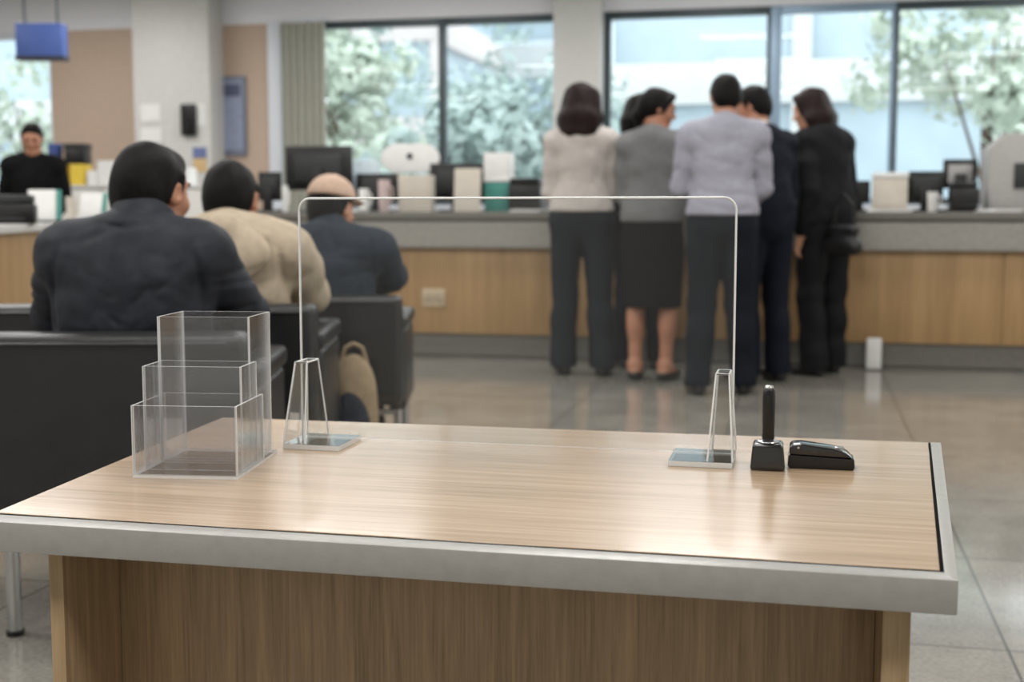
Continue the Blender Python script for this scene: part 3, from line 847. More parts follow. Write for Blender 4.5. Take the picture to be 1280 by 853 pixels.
monitor(358, 440, 182, 238, 8.95, 'large black monitor, widest on the counter, behind the seated person in the cap')
monitor(324, 351, 215, 251, 8.70, 'small dark monitor left of the widest monitor')
monitor(446, 499, 217, 250, 9.02, 'black monitor right of the widest monitor, pinkish cup before it')
monitor(538, 606, 204, 250, 8.95, 'black monitor with the beige card leaning against it')
monitor(1056, 1088, 226, 256, 8.95, 'black monitor right of the woman in the charcoal suit')
monitor(1134, 1180, 214, 256, 8.85, 'black monitor right of the pale grey cabinet box')
monitor(1178, 1222, 199, 236, 9.08, 'grey-backed monitor, rightmost on the counter', back='grey_box')

def slab(name, label, cat, x0, x1, y0, Y, depth, m, group=None, base=WT, bev=.006, lean=0.0, y1=None):
    """upright block standing on the counter: px span x0..x1, top at y0"""
    a = PY(x0, 265, Y); c_ = PY(x1, y0, Y); w = float(c_[0] - a[0]); h = float(c_[2]) - base
    bm = NB(); box(bm, (-w / 2, -depth / 2, 0), (w / 2, depth / 2, h), bev)
    if lean: bmesh.ops.rotate(bm, verts=bm.verts[:], cent=(0, depth / 2, 0), matrix=Matrix.Rotation(-lean, 3, 'X'))
    o = obj(name, bm, m, loc=(float(a[0] + c_[0]) / 2, Y, base))
    return tag(o, label, cat, group)
def box_with_lid(name, label, cat, x0, x1, y0, Y, depth, m, m2, group=None, base=WT):
    a = PY(x0, 265, Y); c_ = PY(x1, y0, Y); w = float(c_[0] - a[0]); h = float(c_[2]) - base
    t = thing(name, label, cat, (float(a[0] + c_[0]) / 2, Y, base), 0, group)
    bm = NB(); box(bm, (-w / 2, -depth / 2, 0), (w / 2, depth / 2, h * .86), .008); obj('body', bm, m, t)
    bm = NB(); box(bm, (-w / 2 - .004, -depth / 2 - .004, h * .865), (w / 2 + .004, depth / 2 + .004, h), .006); obj('lid', bm, m2, t)
    return t
def cup(label, px, y0, r, Y, m, group='cups on the service counter', base=WT):
    a = PY(px, y0, Y); h = float(a[2]) - base
    t = thing('cup', label, 'cup', (float(a[0]), Y, base), 0, group)
    bm = NB(); lathe(bm, [(r * .8, 0), (r * .85, .004), (r, h), (r * .93, h), (r * .78, .012), (.001, .012)], 24); obj('body', bm, m, t)
    bm = NB(); tube(bm, [(r * .92, 0, h * .82), (r * 1.45, 0, h * .75), (r * 1.5, 0, h * .4), (r * .9, 0, h * .25)], .006, 8); obj('handle', bm, m, t)
slab('file_box', 'cream file box standing between two black monitors', 'file box', 501, 541, 219, 8.72, .12, M['beige'], 'upright file boxes on the counter')
slab('card', 'beige card leaning on the black monitor', 'card', 567, 600, 210, 8.70, .012, M['beige'], None, lean=.12)
cup('pinkish cup before the black monitor', 480, 225, .042, 8.62, mat('pink_cup', (206, 186, 184), .4))
cup('white cup left of the pinkish cup', 455, 236, .036, 8.62, M['paper'])
cup('white cup beside the small dark monitor', 356, 232, .022, 8.6, M['paper'])
cup('white cup before the right-hand black monitor', 1166, 240, .034, 8.58, M['paper'])
box_with_lid('teal_box', 'teal and white storage box under a white document tray', 'box', 610, 641, 222, 8.9, .22, M['teal'], M['paper'])
a = PY(624, 222, 8.9)
bm = NB(); box(bm, (-.09, -.10, 0), (.09, .10, .17), .008)
tag(obj('paper_ream', bm, M['paper'], loc=(float(a[0]), 8.9, float(a[2]) + .001)), 'white block of paper on top of the teal box', 'paper')
# low desk printers
def printer(label, x0, x1, y0, Y, depth, base=WT, rz=0, m='monitor', group='desk printers'):
    a = PY(x0, 265, Y); c_ = PY(x1, y0, Y); w = float(c_[0] - a[0]); h = float(c_[2]) - base
    t = thing('printer', label, 'printer', (float(a[0] + c_[0]) / 2, Y, base), rz, group)
    bm = NB(); box(bm, (-w / 2, -depth / 2, 0), (w / 2, depth / 2, h * .8), .012); obj('body', bm, M[m], t)
    bm = NB(); box(bm, (-w / 2 + .008, -depth / 2 + .01, h * .805), (w / 2 - .008, depth / 2 - .03, h), .010); obj('lid', bm, M['black_plastic'] if m == 'monitor' else M[m], t)
    bm = NB(); box(bm, (-w * .36, -depth / 2 - .05, h * .18), (w * .36, -depth / 2 - .001, h * .24), .003); obj('paper_tray', bm, M['monitor_back'], t)
printer('low black printer left of the woman in the cream blouse', 641, 681, 223, 8.85, .30)
printer('dark green-grey printer before the grey-backed monitor', 1186, 1222, 228, 8.62, .22)
box_with_lid('storage_box', 'pale grey cabinet box between two black monitors', 'box', 1090, 1134, 216, 8.72, .20, M['beige'], M['paper'])
# tall speckled grey machine at the right end
a = PY(1229, 265, 8.8); c_ = PY(1312, 168, 8.8); w_ = float(c_[0] - a[0]); h_ = float(c_[2]) - WT
t = thing('cash_machine', 'tall speckled grey casing standing at the right end of the counter', 'machine', (float(a[0] + c_[0]) / 2, 8.8, WT))
bm = NB(); prism(bm, [(-w_ / 2, 0), (w_ / 2, 0), (w_ / 2, h_), (-w_ / 2 + .10, h_), (-w_ / 2, h_ - .09)], -.18, .18, .008, mtx=Matrix.Rotation(PI / 2, 4, 'X')); obj('casing', bm, M['grey_box'], t)
bm = NB(); box(bm, (-w_ * .1, -.19, h_ * .3), (w_ * .38, -.1805, h_ * .62), .003); obj('panel', bm, M['monitor_back'], t)
# rounded two-lobed paper piece
a = PY(513, 214, 9.12)
bm = NB(); pts = []
for k in range(49):
    q = 2 * PI * k / 48; rr = .155 * (1 + .30 * math.cos(2 * q)) * (1 - .10 * max(0, -math.sin(q)))
    pts.append((rr * 1.12 * math.cos(q), rr * 1.0 * math.sin(q)))
t = thing('paper_decoration', 'white rounded two-lobed paper decoration standing behind the black monitors', 'decoration', (float(a[0]), 9.12, WT))
prism(bm, pts, -.012, .012, .004, mtx=Matrix.Translation((0, 0, float(a[2]) - WT + .09)) @ Matrix.Rotation(PI / 2, 4, 'X')); obj('lobes', bm, M['paper'], t)
bm = NB(); cyl(bm, (0, .02, .012), (0, .02, float(a[2]) - WT + .06), .008); cyl(bm, (0, .02, 0), (0, .02, .014), .07, n=24); obj('stand', bm, M['frame_dark'], t)
bm = NB(); cyl(bm, (0, -.0125, float(a[2]) - WT + .11), (0, -.022, float(a[2]) - WT + .11), .022); obj('centre_button', bm, M['monitor_back'], t)
slab('document_tray', 'pale blue-white tray standing behind the monitor right of the widest one', 'tray', 443, 474, 200, 9.14, .05, mat('pale_blue_tray', (206, 220, 228), .5))
# loose papers and small things along the counter edge
for (px, Y, w, d, rz, lab) in ((432, 8.45, .20, .28, .3, 'white papers lying left of the white cup'), (666, 8.42, .22, .3, -.2, 'white papers lying before the low black printer'),
                               (1110, 8.42, .22, .3, .15, 'white papers lying before the pale grey cabinet box'), (1246, 8.42, .18, .24, .4, 'white papers lying before the tall grey casing')):
    a = PY(px, 265, Y); bm = NB()
    for k in range(3): box(bm, (-w / 2 + .01 * k, -d / 2, .006 * k), (w / 2 + .01 * k, d / 2, .006 * k + .005), .001)
    tag(obj('papers', bm, M['paper'], smooth=None, loc=(float(a[0]), Y, WT), rz=rz), lab, 'papers', 'papers on the counter edge')

# ------------------------------------------------ far left: back cabinet and the clutter on the return desk
a = PD(60, 265, 10.6); c_ = PD(262, 265, 10.6)
t = thing('back_cabinet', 'long white cupboard behind the return desk, under the stone pillar', 'cabinet', tp(a[0], a[1]), YAW)
L = 202 / 1600 * 10.6; hz = .985 + 33 / 1600 * 10.6
bm = NB(); box(bm, (0, 0, .06), (L, .4, hz - .03), .004); obj('body', bm, M['white_wall'], t)
bm = NB(); box(bm, (-.02, -.03, hz - .028), (L + .02, .42, hz), .004); obj('top', bm, M['pillar'], t)
bm = NB(); box(bm, (.02, .02, 0), (L - .02, .38, .058)); obj('kickplate', bm, M['plinth'], t)
for k in range(3):
    x0 = L / 3 * k; bm = NB(); box(bm, (x0 + .006, -.02, .07), (x0 + L / 3 - .006, -.001, hz - .035), .003); d = obj('door', bm, M['white_wall'], t)
    bm = NB(); cyl(bm, (x0 + .08, -.035, hz * .55), (x0 + .08, -.035, hz * .70), .008); obj('handle', bm, M['chrome'], d)
def on_cab(px, off=.2):
    q = PD(px, 265, 10.6 + off); return tp(q[0], q[1], hz + .0005)
k10 = 10.8 / 1600
for px, lab in ((82, 'yellow folder on the white cupboard behind the man in black'), (103, 'yellow folder on the white cupboard under the black box')):
    bm = NB(); box(bm, (-9 * k10, -.10, 0), (9 * k10, .10, 26 * k10), .005)
    tag(obj('folder', bm, M['yellow'], loc=on_cab(px), rz=YAW), lab, 'folder', 'yellow folders')
t = thing('dark_box', 'black box resting on the yellow folders', 'box', tp(*PD(100, 265, 10.8)[:2], hz + 26 * k10 + .001), YAW)
bm = NB(); box(bm, (-.085, -.09, 0), (.085, .09, .13), .006); obj('body', bm, M['monitor'], t)
bm = NB(); box(bm, (-.09, -.095, .131), (.09, .095, .17), .006); obj('lid', bm, M['monitor_back'], t)
bm = NB(); lathe(bm, [(.05, 0), (.055, .01), (.06, .17), (.05, .17), (.045, .02), (.001, .02)], 20)
tag(obj('pen_pot', bm, M['blue'], loc=tp(*PD(72, 265, 10.8)[:2], hz + 26 * k10 + .001)), 'blue pot standing on the yellow folder', 'pot')
for px, w, h, lab in ((140, 11, 30, 'white file box left of the seated man in navy on the cupboard'), (236, 7, 22, 'white file box on the cupboard between the two dark-haired seated heads'), (122, 6, 18, 'narrow white file box on the cupboard beside the yellow folder')):
    bm = NB(); box(bm, (-w * k10, -.12, 0), (w * k10, .12, h * k10), .006)
    tag(obj('file_box', bm, M['paper'], loc=on_cab(px), rz=YAW), lab, 'file box', 'white file boxes on the cupboard')
DZ = .9255
q = PD(14, 265, 6.5)
t = thing('printer', 'black desk printer on the return desk at the far left edge', 'printer', tp(q[0], q[1], DZ), YAW + .3, 'desk printers')
bm = NB(); box(bm, (-.16, -.13, 0), (.12, .13, .10), .012); obj('body', bm, M['monitor'], t)
bm = NB(); box(bm, (-.15, -.11, .101), (.11, .12, .145), .012); obj('lid', bm, M['monitor_back'], t)
bm = NB(); box(bm, (-.10, -.17, .02), (.07, -.131, .03), .003); obj('paper_tray', bm, M['monitor_back'], t)
def leaning(px, D, w, h, label, rz):
    q = PD(px, 265, D)
    t = thing('document_stand', label, 'stand', tp(q[0], q[1], DZ), rz, 'document stands on the return desk')
    bm = NB(); box(bm, (-w / 2, -.006, .012), (w / 2, .006, h), .002); bmesh.ops.rotate(bm, verts=bm.verts[:], cent=(0, 0, .012), matrix=Matrix.Rotation(-.25, 3, 'X')); obj('sheet', bm, M['paper'], t)
    bm = NB(); box(bm, (w / 2 + .001, -.006, .012), (w / 2 + .03, .006, h), .002); bmesh.ops.rotate(bm, verts=bm.verts[:], cent=(0, 0, .012), matrix=Matrix.Rotation(-.25, 3, 'X')); obj('spine', bm, M['teal'], t)
    bm = NB(); box(bm, (-w / 2 - .02, -.06, 0), (w / 2 + .05, .12, .010), .003); obj('base', bm, M['monitor'], t)
leaning(52, 7.3, .15, .19, 'white sheet on a stand beside the black printer', YAW + .2)
leaning(112, 8.55, .16, .19, 'white sheet on a stand at the far end of the return desk', YAW - .2)
q = PD(88, 265, 8.0)
cup('beige cup between the two document stands', 88, 246, .03, float(q[1]), M['beige'], 'cups on the service counter', DZ)

# ================================================================== the table in front
TZ = .635
FL, BL, BR, FR = (-.921, 1.296), (-.970, 2.000), (.185, 2.021), (.133, 1.291)
t = thing('service_table', 'oak-topped service table with a brushed metal edge in front', 'table', (0, 0, 0))
bm = NB(); prism(bm, [FL, FR, BR, BL], TZ - .022, TZ, .0008, seg=1); obj('tabletop', bm, M['top'], t)
# metal edge band along the front and the right side, mitred at the corner
g, gr = .0085, .0035
oFL, oFR, oBR = (-1.02, 1.2545), (.1465, 1.2545), (.2035, 2.021)
bm = NB()
prism(bm, [(-1.02, FL[1] - g), oFL, oFR, (FR[0] + gr, FR[1] - g)], TZ - .034, TZ + .0005, .0012)
prism(bm, [(FR[0] + gr, FR[1] - g), oFR, oBR, (BR[0] + gr, BR[1])], TZ - .034, TZ + .0005, .0012)
obj('edge_band', bm, M['edge_metal'], t)
bm = NB(); prism(bm, [(-.92, FL[1] - g), (-.92, FL[1] - .0002), (FR[0] + .0002, FR[1] - .0002), (BR[0] + .0002, BR[1]), (BR[0] + gr, BR[1]), (FR[0] + gr, FR[1] - g)], TZ - .02, TZ - .0008)
obj('edge_gasket', bm, M['gasket'], t, smooth=None)
bm = NB(); prism(bm, [(-.92, 1.30), (.125, 1.30), (.17, 2.0), (-.95, 1.98)], TZ - .034, TZ - .0225); obj('underside', bm, M['panel'], t, smooth=None)
ZB = TZ - .0345
def side(px0, px1, name, y0=1.29, y1=1.95):
    a = PY(px0, 760, y0); c_ = PY(px1, 760, y0)
    bm = NB(); box(bm, (a[0], y0 + .003, 0), (c_[0], y1, ZB), .0015); obj('side_panel', bm, M['panel'], t)
    bm = NB(); box(bm, (a[0], y0, 0), (c_[0], y0 + .0028, ZB)); obj('edge_strip', bm, M['panel_edge'], t, smooth=None)
    return float(a[0]), float(c_[0])
s0 = side(63, 80, 'left'); s1 = side(1104, 1139, 'right')
XI = s0[1]
# front panel set back between the side panels: its left end shows at px 150
yy = 1.29
for k in range(300):
    if PZ(150, 720, .5)[0] is None: break
    P_ = PY(150, 760, yy)
    if P_[0] <= XI + .0005: break
    yy += .002
yy = min(yy, 1.75)
bm = NB(); box(bm, (s0[1] + .0005, yy, 0), (s1[0] - .0005, yy + .018, ZB), .001); obj('front_panel', bm, M['panel'], t)

# ================================================================== clear screen with two feet
xa, xb, sy = -.748, -.0985, 1.815
ztop = float(PY(640, 248, sy)[2])
t = thing('acrylic_screen', 'clear acrylic counter screen with rounded top corners standing on the table', 'screen', (xa, sy, TZ))
w_, h_ = xb - xa, ztop - TZ
bm = NB(); sheet(bm, rrect(w_, h_ - .008, .018), (0, 0, .0085), (1, 0, 0), (0, 0, 1), .0032); sc = obj('screen_sheet', bm, [M['clear'], M['rim']], t, smooth=None)
bm = NB(); pr = rrect(w_, h_ - .008, .018); pr = pr[1:] + pr[:1]
tube(bm, [(p[0], 0, p[1] + .0085) for p in pr], .0017, 6); obj('painted_edge_glow', bm, M['rim'], sc)  # white tube added round the sheet, painting the light its edge catches
def foot(x, inward):
    sg = inward
    bm = NB(); lo = min(x, x + sg * .088); hi = max(x, x + sg * .088)
    box(bm, (lo, -.068, 0), (hi, .030, .008), .0012)
    for f in bm.faces: f.material_index = 1 if abs(f.normal.z) < .8 else 0
    f_ = obj('foot_plate', bm, [M['acr_base'], M['rim']], t, smooth=None)
    # tapered upright block slotted over the sheet
    zb, zt = .0085, .126
    A = [(-.066, zb), (.030, zb), (.012, zt), (-.034, zt)]
    xs = lambda p, s_: x + sg * (.017 + s_ * (.017 if p[1] < .05 else .009))
    bm = NB(); v0 = [bm.verts.new((xs(p, -1), p[0], p[1])) for p in A]; v1 = [bm.verts.new((xs(p, 1), p[0], p[1])) for p in A]
    bm.faces.new(v0).material_index = 0; bm.faces.new(v1[::-1]).material_index = 0
    for i in range(4):
        f = bm.faces.new((v0[i], v0[(i + 1) % 4], v1[(i + 1) % 4], v1[i])); f.material_index = 0
    o = obj('prop_block', bm, [M['clear'], M['rim']], t, smooth=None)
    # white bars added on the block's corners to paint their edge glow
    bm = NB()
    for X in (-1, 1):
        L = [(xs(p, X), p[0], p[1]) for p in A]
        for i in (1, 2, 3): cyl(bm, L[i], L[(i + 1) % 4], .0013, n=6)
        for p in A[2:]: cyl(bm, (xs(p, -1), p[0], p[1]), (xs(p, 1), p[0], p[1]), .0013, n=6)
    obj('block_edge_glow', bm, M['rim'], o)
foot(-.004, 1); foot(w_ + .004, -1)

# ================================================================== three-tier leaflet holder
hp = PZ(166, 597.5, TZ)
t = thing('leaflet_holder', 'clear acrylic three-tier leaflet holder, empty, on the left of the table', 'leaflet holder', tp(hp[0], hp[1], TZ), math.radians(7.5))
W, th = .142, .0031
bm = NB(); sheet(bm, [(0, 0), (W, 0), (W, .192), (0, .192)], (0, 0, .002), (1, 0, 0), (0, 1, 0), .004); obj('base_plate', bm, [M['clear_side'], M['rim']], t, smooth=None)
def pocket(name, y0, y1, h, ins, side_h=None, back=True):
    bm = NB(); z = .0045; x0, x1 = ins, W - ins
    sheet(bm, rrect(x1 - x0, h - z, .003, (0, 0, 0, 0)), (x0, y0, z), (1, 0, 0), (0, 0, 1), th)
    f = obj('front_sheet', bm, [M['clear_side'], M['rim']], t, smooth=None)
    for X in (x0 + th / 2, x1 - th / 2):
        bm = NB(); sheet(bm, [(0, 0), (y1 - y0, 0), (y1 - y0, h - z), (0, h - z)], (X, y0 + th / 2, z), (0, 1, 0), (0, 0, 1), th)
        obj('side_sheet', bm, [M['clear_side'], M['rim']], t, smooth=None)
    if back:
        bm = NB(); sheet(bm, [(0, 0), (x1 - x0, 0), (x1 - x0, h - z), (0, h - z)], (x0, y1 + th, z), (1, 0, 0), (0, 0, 1), th)
        obj('back_sheet', bm, [M['clear_side'], M['rim']], t, smooth=None)
pocket('front', .0015, .118, .0965, .000)
pocket('middle', .036, .100, .1445, .0032)
pocket('tall', .086, .180, .207, .0064, back=True)

# ================================================================== black pen stand and stapler
ps = (PZ(937, 588, TZ) + PZ(981, 590, TZ)) / 2
t = thing('pen_stand', 'black pen upright in a square black base, right of the screen', 'pen stand', tp(ps[0], ps[1] + .021, TZ))
b0, hb = .0235, .036
bm = NB(); tb = bmesh.new(); bmesh.ops.create_cube(tb, size=1)
for v in tb.verts:
    k = 1 if v.co.z < 0 else .86
    v.co = Vector((v.co.x * 2 * b0 * k, v.co.y * 2 * b0 * k, (v.co.z + .5) * hb))
bmesh.ops.bevel(tb, geom=tb.edges[:], offset=.005, segments=4, profile=.6, affect='EDGES'); merge(bm, tb)
obj('base', bm, M['black_gloss'], t)
bm = NB(); lathe(bm, [(.014, hb), (.015, hb + .001), (.0145, hb + .002), (.011, hb + .0024), (.001, hb + .0024)], 28); obj('socket_ring', bm, M['silver'], t)
zt = float(PY(962, 486, ps[1] + .02)[2]) - TZ
bm = NB(); lathe(bm, [(.0072, hb + .0026), (.0086, hb + .006), (.0086, zt - .012), (.0078, zt - .003), (.006, zt)], 24); obj('pen_barrel', bm, M['black_plastic'], t)
bm = NB(); lathe(bm, [(.0055, zt + .0002), (.0062, zt + .0015), (.0052, zt + .004), (.0032, zt + .0045), (.003, zt + .002), (.001, zt + .002)], 20); obj('end_ring', bm, M['silver'], t)

cs = (PZ(984, 586, TZ) + PZ(1068, 588, TZ)) / 2
L = float(PZ(1068, 588, TZ)[0] - PZ(984, 586, TZ)[0])
t = thing('stapler', 'black wedge-topped stapler lying right of the pen stand', 'stapler', tp(cs[0], cs[1] + .018, TZ), .02)
prof = [(-L / 2 + .003, 0), (L / 2 - .002, 0), (L / 2, .004), (L / 2 - .001, .0155), (-L / 2 + .001, .0185), (-L / 2, .004)]
bm = NB(); prism(bm, prof, -.020, .020, .0018, mtx=Matrix.Rotation(PI / 2, 4, 'X'), seg=3); obj('lower_body', bm, M['black_plastic'], t)
prof = [(-L / 2 + .002, .0192), (L / 2 - .003, .0162), (L / 2 - .010, .0225), (L / 2 - .028, .0285), (-L / 2 + .018, .0335), (-L / 2 + .006, .0325), (-L / 2 + .002, .028)]
bm = NB(); prism(bm, prof, -.0185, .0185, .0022, mtx=Matrix.Rotation(PI / 2, 4, 'X'), seg=3); obj('lid', bm, M['black_gloss'], t)
bm = NB(); box(bm, (L / 2 - .026, -.006, .0268), (L / 2 - .014, .006, .0288), .0008); obj('lever', bm, M['silver'], t)
bm = NB(); cyl(bm, (-L / 2 + .014, -.0186, .029), (-L / 2 + .014, -.0196, .029), .0016, n=12); obj('pin', bm, M['silver'], t)

# ================================================================== waiting-room armchairs
def armchair(label):
    t = thing('armchair', label, 'armchair', (0, 0, 0), 0, 'black waiting-room armchairs')
    bm = NB(); box(bm, (-.232, -.262, .27), (.232, .25, .376), .035, 4); obj('seat', bm, M['leather'], t)
    bm = NB(); box(bm, (-.30, -.05, 0), (.30, .05, .44), .030, 4)
    # gentle top roll and bow
    for v in bm.verts:
        v.co.y -= .03 * (v.co.z / .44); v.co.y += .02 * (v.co.x / .3) ** 2 * (1 if v.co.y > 0 else .3)
    bmesh.ops.translate(bm, verts=bm.verts[:], vec=(0, -.318, .28)); br = obj('backrest', bm, M['leather'], t)
    bm = NB(); tube(bm, [(-.26, -.4005, .70), (.26, -.4005, .70)], .004, 8); obj('piping', bm, M['leather'], br)
    for s in (-1, 1):
        bm = NB(); box(bm, (s * .272 - .034, -.262, .25), (s * .272 + .034, .24, .575), .016, 3); a = obj('armrest', bm, M['leather'], t)
        bm = NB(); box(bm, (s * .272 - .042, -.262, .577), (s * .272 + .042, .25, .632), .024, 4); obj('arm_pad', bm, M['leather'], a)
        for y in (-.23, .21):
            bm = NB(); cyl(bm, (s * .272, y, .012), (s * .272, y, .25), .017, n=14)
            lg = obj('leg', bm, M['chrome'], t)
            bm = NB(); cyl(bm, (s * .272, y, 0), (s * .272, y, .012), .021, n=14); obj('glide', bm, M['black_plastic'], lg)
    bm = NB()
    for y in (-.23, .21): box(bm, (-.262, y - .012, .225), (.262, y + .012, .249), .004)
    obj('frame', bm, M['chrome'], t)
    return t
def seat_at(px, Drear, extra=0.0):
    q = PD(px, 265, Drear + .375); return tp(q[0], q[1])
ch = armchair('black leather armchair holding the big man in the navy jacket, directly behind the table')
CH = [(180, 2.78, 3, None), (290, 3.66, 2, 'black leather armchair under the person in the beige hooded jacket'),
      (414, 4.70, 1, 'black leather armchair under the person in the dusty pink cap'),
      (-8, 3.62, 6, 'empty black leather armchair at the far left edge, behind the big man')]
chairs = []
for i, (px, D, e, lab) in enumerate(CH):
    c_ = ch if i == 0 else copy_tree(ch)
    c_.location = seat_at(px, D); c_.rotation_euler = (0, 0, YAW + math.radians(e))
    if lab: c_['label'] = lab
    chairs.append(c_)
chairs[2].scale = (1, 1, .94)

# bag on the floor between the seats
q = PD(440, 265, 4.42)
t = thing('tote_bag', 'beige tote bag with a slate front on the floor behind the rearmost armchair', 'bag', tp(q[0], q[1]), YAW + .1)
v = Vol((-.16, -.12, -.02), (.16, .12, .56), .006)
v.ell((0, 0, .10), (.095, .07, .10), None, .05); v.ell((0, 0, .26), (.085, .06, .16), None, .05); v.ell((.0, 0, .40), (.07, .04, .09), None, .05)
v.folds(.003, 24, 3); v.cut((0, 0, -1), (0, 0, .002), .01)
v.build('body', M['khaki'], t)
v = Vol((-.16, -.14, .02), (.16, .02, .45), .006)
v.ell((-.012, -.045, .22), (.068, .03, .15), None, .02); v.folds(.002, 30, 5); v.build('front_pocket', M['slate_jacket'], t)
bm = NB(); tube(bm, [(-.045, 0, .46), (-.03, 0, .515), (0, 0, .53), (.03, 0, .515), (.045, 0, .46)], .007, 8); obj('handle', bm, M['khaki'], t)

# ================================================================== people standing at the counter
def stand_at(px, py): q = PZ(px, py, 0); return tp(q[0], q[1])
deg = math.radians
def person(label, loc, rz, group=None):
    return thing('person', label, 'person', loc, rz, group)

GRP = 'people standing at the counter'
# woman in the cream blouse, seen from behind
b = Body(STAND, 1.72, True, head_yaw=-12, head_pitch=-18, head=(0.0, .035, 1.60), elR=(.178, .03, 1.09), wrR=(.11, .20, 1.06), elL=(-.185, .02, 1.09), wrL=(-.12, .20, 1.06),
         anR=(.13, -.06, .085), knR=(.11, 0, .49))
r = person('woman with brown shoulder-length hair in a cream blouse and dark grey trousers', stand_at(726, 468), deg(8), GRP)
body_mesh(b, r, M['skin']); hair_mesh(b, r, M['hair_brown'], 'long'); eyes(b, r)
top_mesh(b, r, M['blouse'], 'blouse', .010, .985, .90, flare=.002, seed=11, puff=.003, folds=.0015, crease=.003)
trousers_mesh(b, r, M['trouser_grey'], .018, .05, 1.03, .034, seed=12); shoes(b, r, M['shoe'])

# woman half hidden, dark suit
b = Body(STAND, 1.68, True, head_yaw=-35, head_pitch=-14, elR=(.19, -.06, 1.10), wrR=(.12, .08, .98), elL=(-.19, -.06, 1.10), wrL=(-.12, .08, .98))
r = person('person in a dark suit almost hidden between the cream blouse and the grey knit top', stand_at(801, 460), deg(0), GRP)
body_mesh(b, r, M['skin'], .010); hair_mesh(b, r, M['hair_black'], 'bob', .007); eyes(b, r)
top_mesh(b, r, M['suit_navy'], 'jacket', .020, .86, .95, seed=15, h=.010)
trousers_mesh(b, r, M['suit_navy'], .016, .05, 1.03, .02, seed=16, h=.010); shoes(b, r, M['shoe'])

# woman in grey knit top and black skirt
b = Body(STAND, 1.68, True, head_yaw=-66, head_pitch=-16, head=(0.02, .03, 1.60), elR=(.20, .02, 1.09), wrR=(.12, .20, 1.06), elL=(-.178, .03, 1.09), wrL=(-.10, .20, 1.04),
         anR=(.085, -.01, .085), anL=(-.095, -.02, .085))
r = person('woman in a grey knit top, black knee-length skirt and flat shoes, bare-legged', stand_at(814, 475), deg(-6), GRP)
body_mesh(b, r, M['skin2']); hair_mesh(b, r, M['hair_black'], 'tail'); eyes(b, r)
top_mesh(b, r, M['grey_knit'], 'knit_top', .012, .925, .90, flare=.004, seed=21, puff=.003, folds=.002)
skirt_mesh(b, r, M['skirt'], .43, 1.03); shoes(b, r, M['shoe'], flat=True)

# man in the pale shirt
b = Body(STAND, 1.70, head_yaw=6, head_pitch=-22, head=(.01, .045, 1.60), shR=(.175, -.01, 1.385), shL=(-.175, -.01, 1.385), elR=(.212, .05, 1.115), wrR=(.15, .21, 1.04), elL=(-.215, .05, 1.115), wrL=(-.14, .21, 1.04),
         anL=(-.12, -.05, .085), anR=(.13, -.01, .085))
r = person('man with short black hair in a pale lavender shirt and dark trousers, back turned', stand_at(899, 492), deg(7), GRP)
body_mesh(b, r, M['skin2']); hair_mesh(b, r, M['hair_black'], 'short'); eyes(b, r)
top_mesh(b, r, M['shirt'], 'shirt', .012, .965, .93, seed=31, puff=.006, flare=.004, folds=.002, collar=False, crease=.004)
collar_mesh(b, r, M['shirt'], .005, -.010, .065)
trousers_mesh(b, r, M['trouser_navy'], .016, .05, 1.02, .026, seed=32); shoes(b, r, M['shoe'])

# man in the navy suit, turned to his left
b = Body(STAND, 1.70, head_yaw=34, head_pitch=-22, chest=(0, .03, 1.27), neck=(0, .06, 1.41), shR=(.17, .06, 1.38), shL=(-.17, .06, 1.38), head=(.0, .13, 1.595), elR=(.21, .05, 1.10), wrR=(.15, .25, 1.0), elL=(-.20, .10, 1.10), wrL=(-.12, .30, 1.05))
r = person('man in a navy suit with a white shirt collar, beside the pale lavender shirt', stand_at(951, 477), deg(38), GRP)
body_mesh(b, r, M['skin2']); hair_mesh(b, r, M['hair_black'], 'short'); eyes(b, r)
top_mesh(b, r, M['suit_navy'], 'jacket', .022, .80, .93, seed=41, flare=.004, neckz=.012)
top_mesh(b, r, M['white_cloth'], 'shirt_collar', .010, 1.33, .15, seed=42, folds=.0, neckz=.065)
trousers_mesh(b, r, M['suit_navy'], .016, .045, 1.0, .026, seed=43); shoes(b, r, M['shoe'])

# woman in the charcoal suit
b = Body(STAND, 1.71, True, head_yaw=26, head_pitch=-16, chest=(0, .02, 1.27), neck=(0, .05, 1.415), shR=(.142, .02, 1.385), shL=(-.155, .03, 1.385), head=(0, .15, 1.595), elR=(.185, .0, 1.10), wrR=(.09, .17, 1.0), elL=(-.20, -.06, 1.10), wrL=(-.19, .0, .86),
         anL=(-.10, -.03, .085), anR=(.11, .03, .085))
r = person('woman with dark wavy hair in a charcoal trouser suit, rightmost of the standing group', stand_at(1027, 468), deg(46), GRP)
body_mesh(b, r, M['skin']); hair_mesh(b, r, M['hair_brown'], 'wave'); eyes(b, r)
top_mesh(b, r, M['suit_char'], 'jacket', .022, .80, .95, seed=51, flare=.006, neckz=.010)
top_mesh(b, r, M['white_cloth'], 'blouse_collar', .006, 1.33, .15, seed=52, folds=0, neckz=.03)
trousers_mesh(b, r, M['suit_char'], .018, .04, 1.0, .040, seed=53); shoes(b, r, M['shoe'])
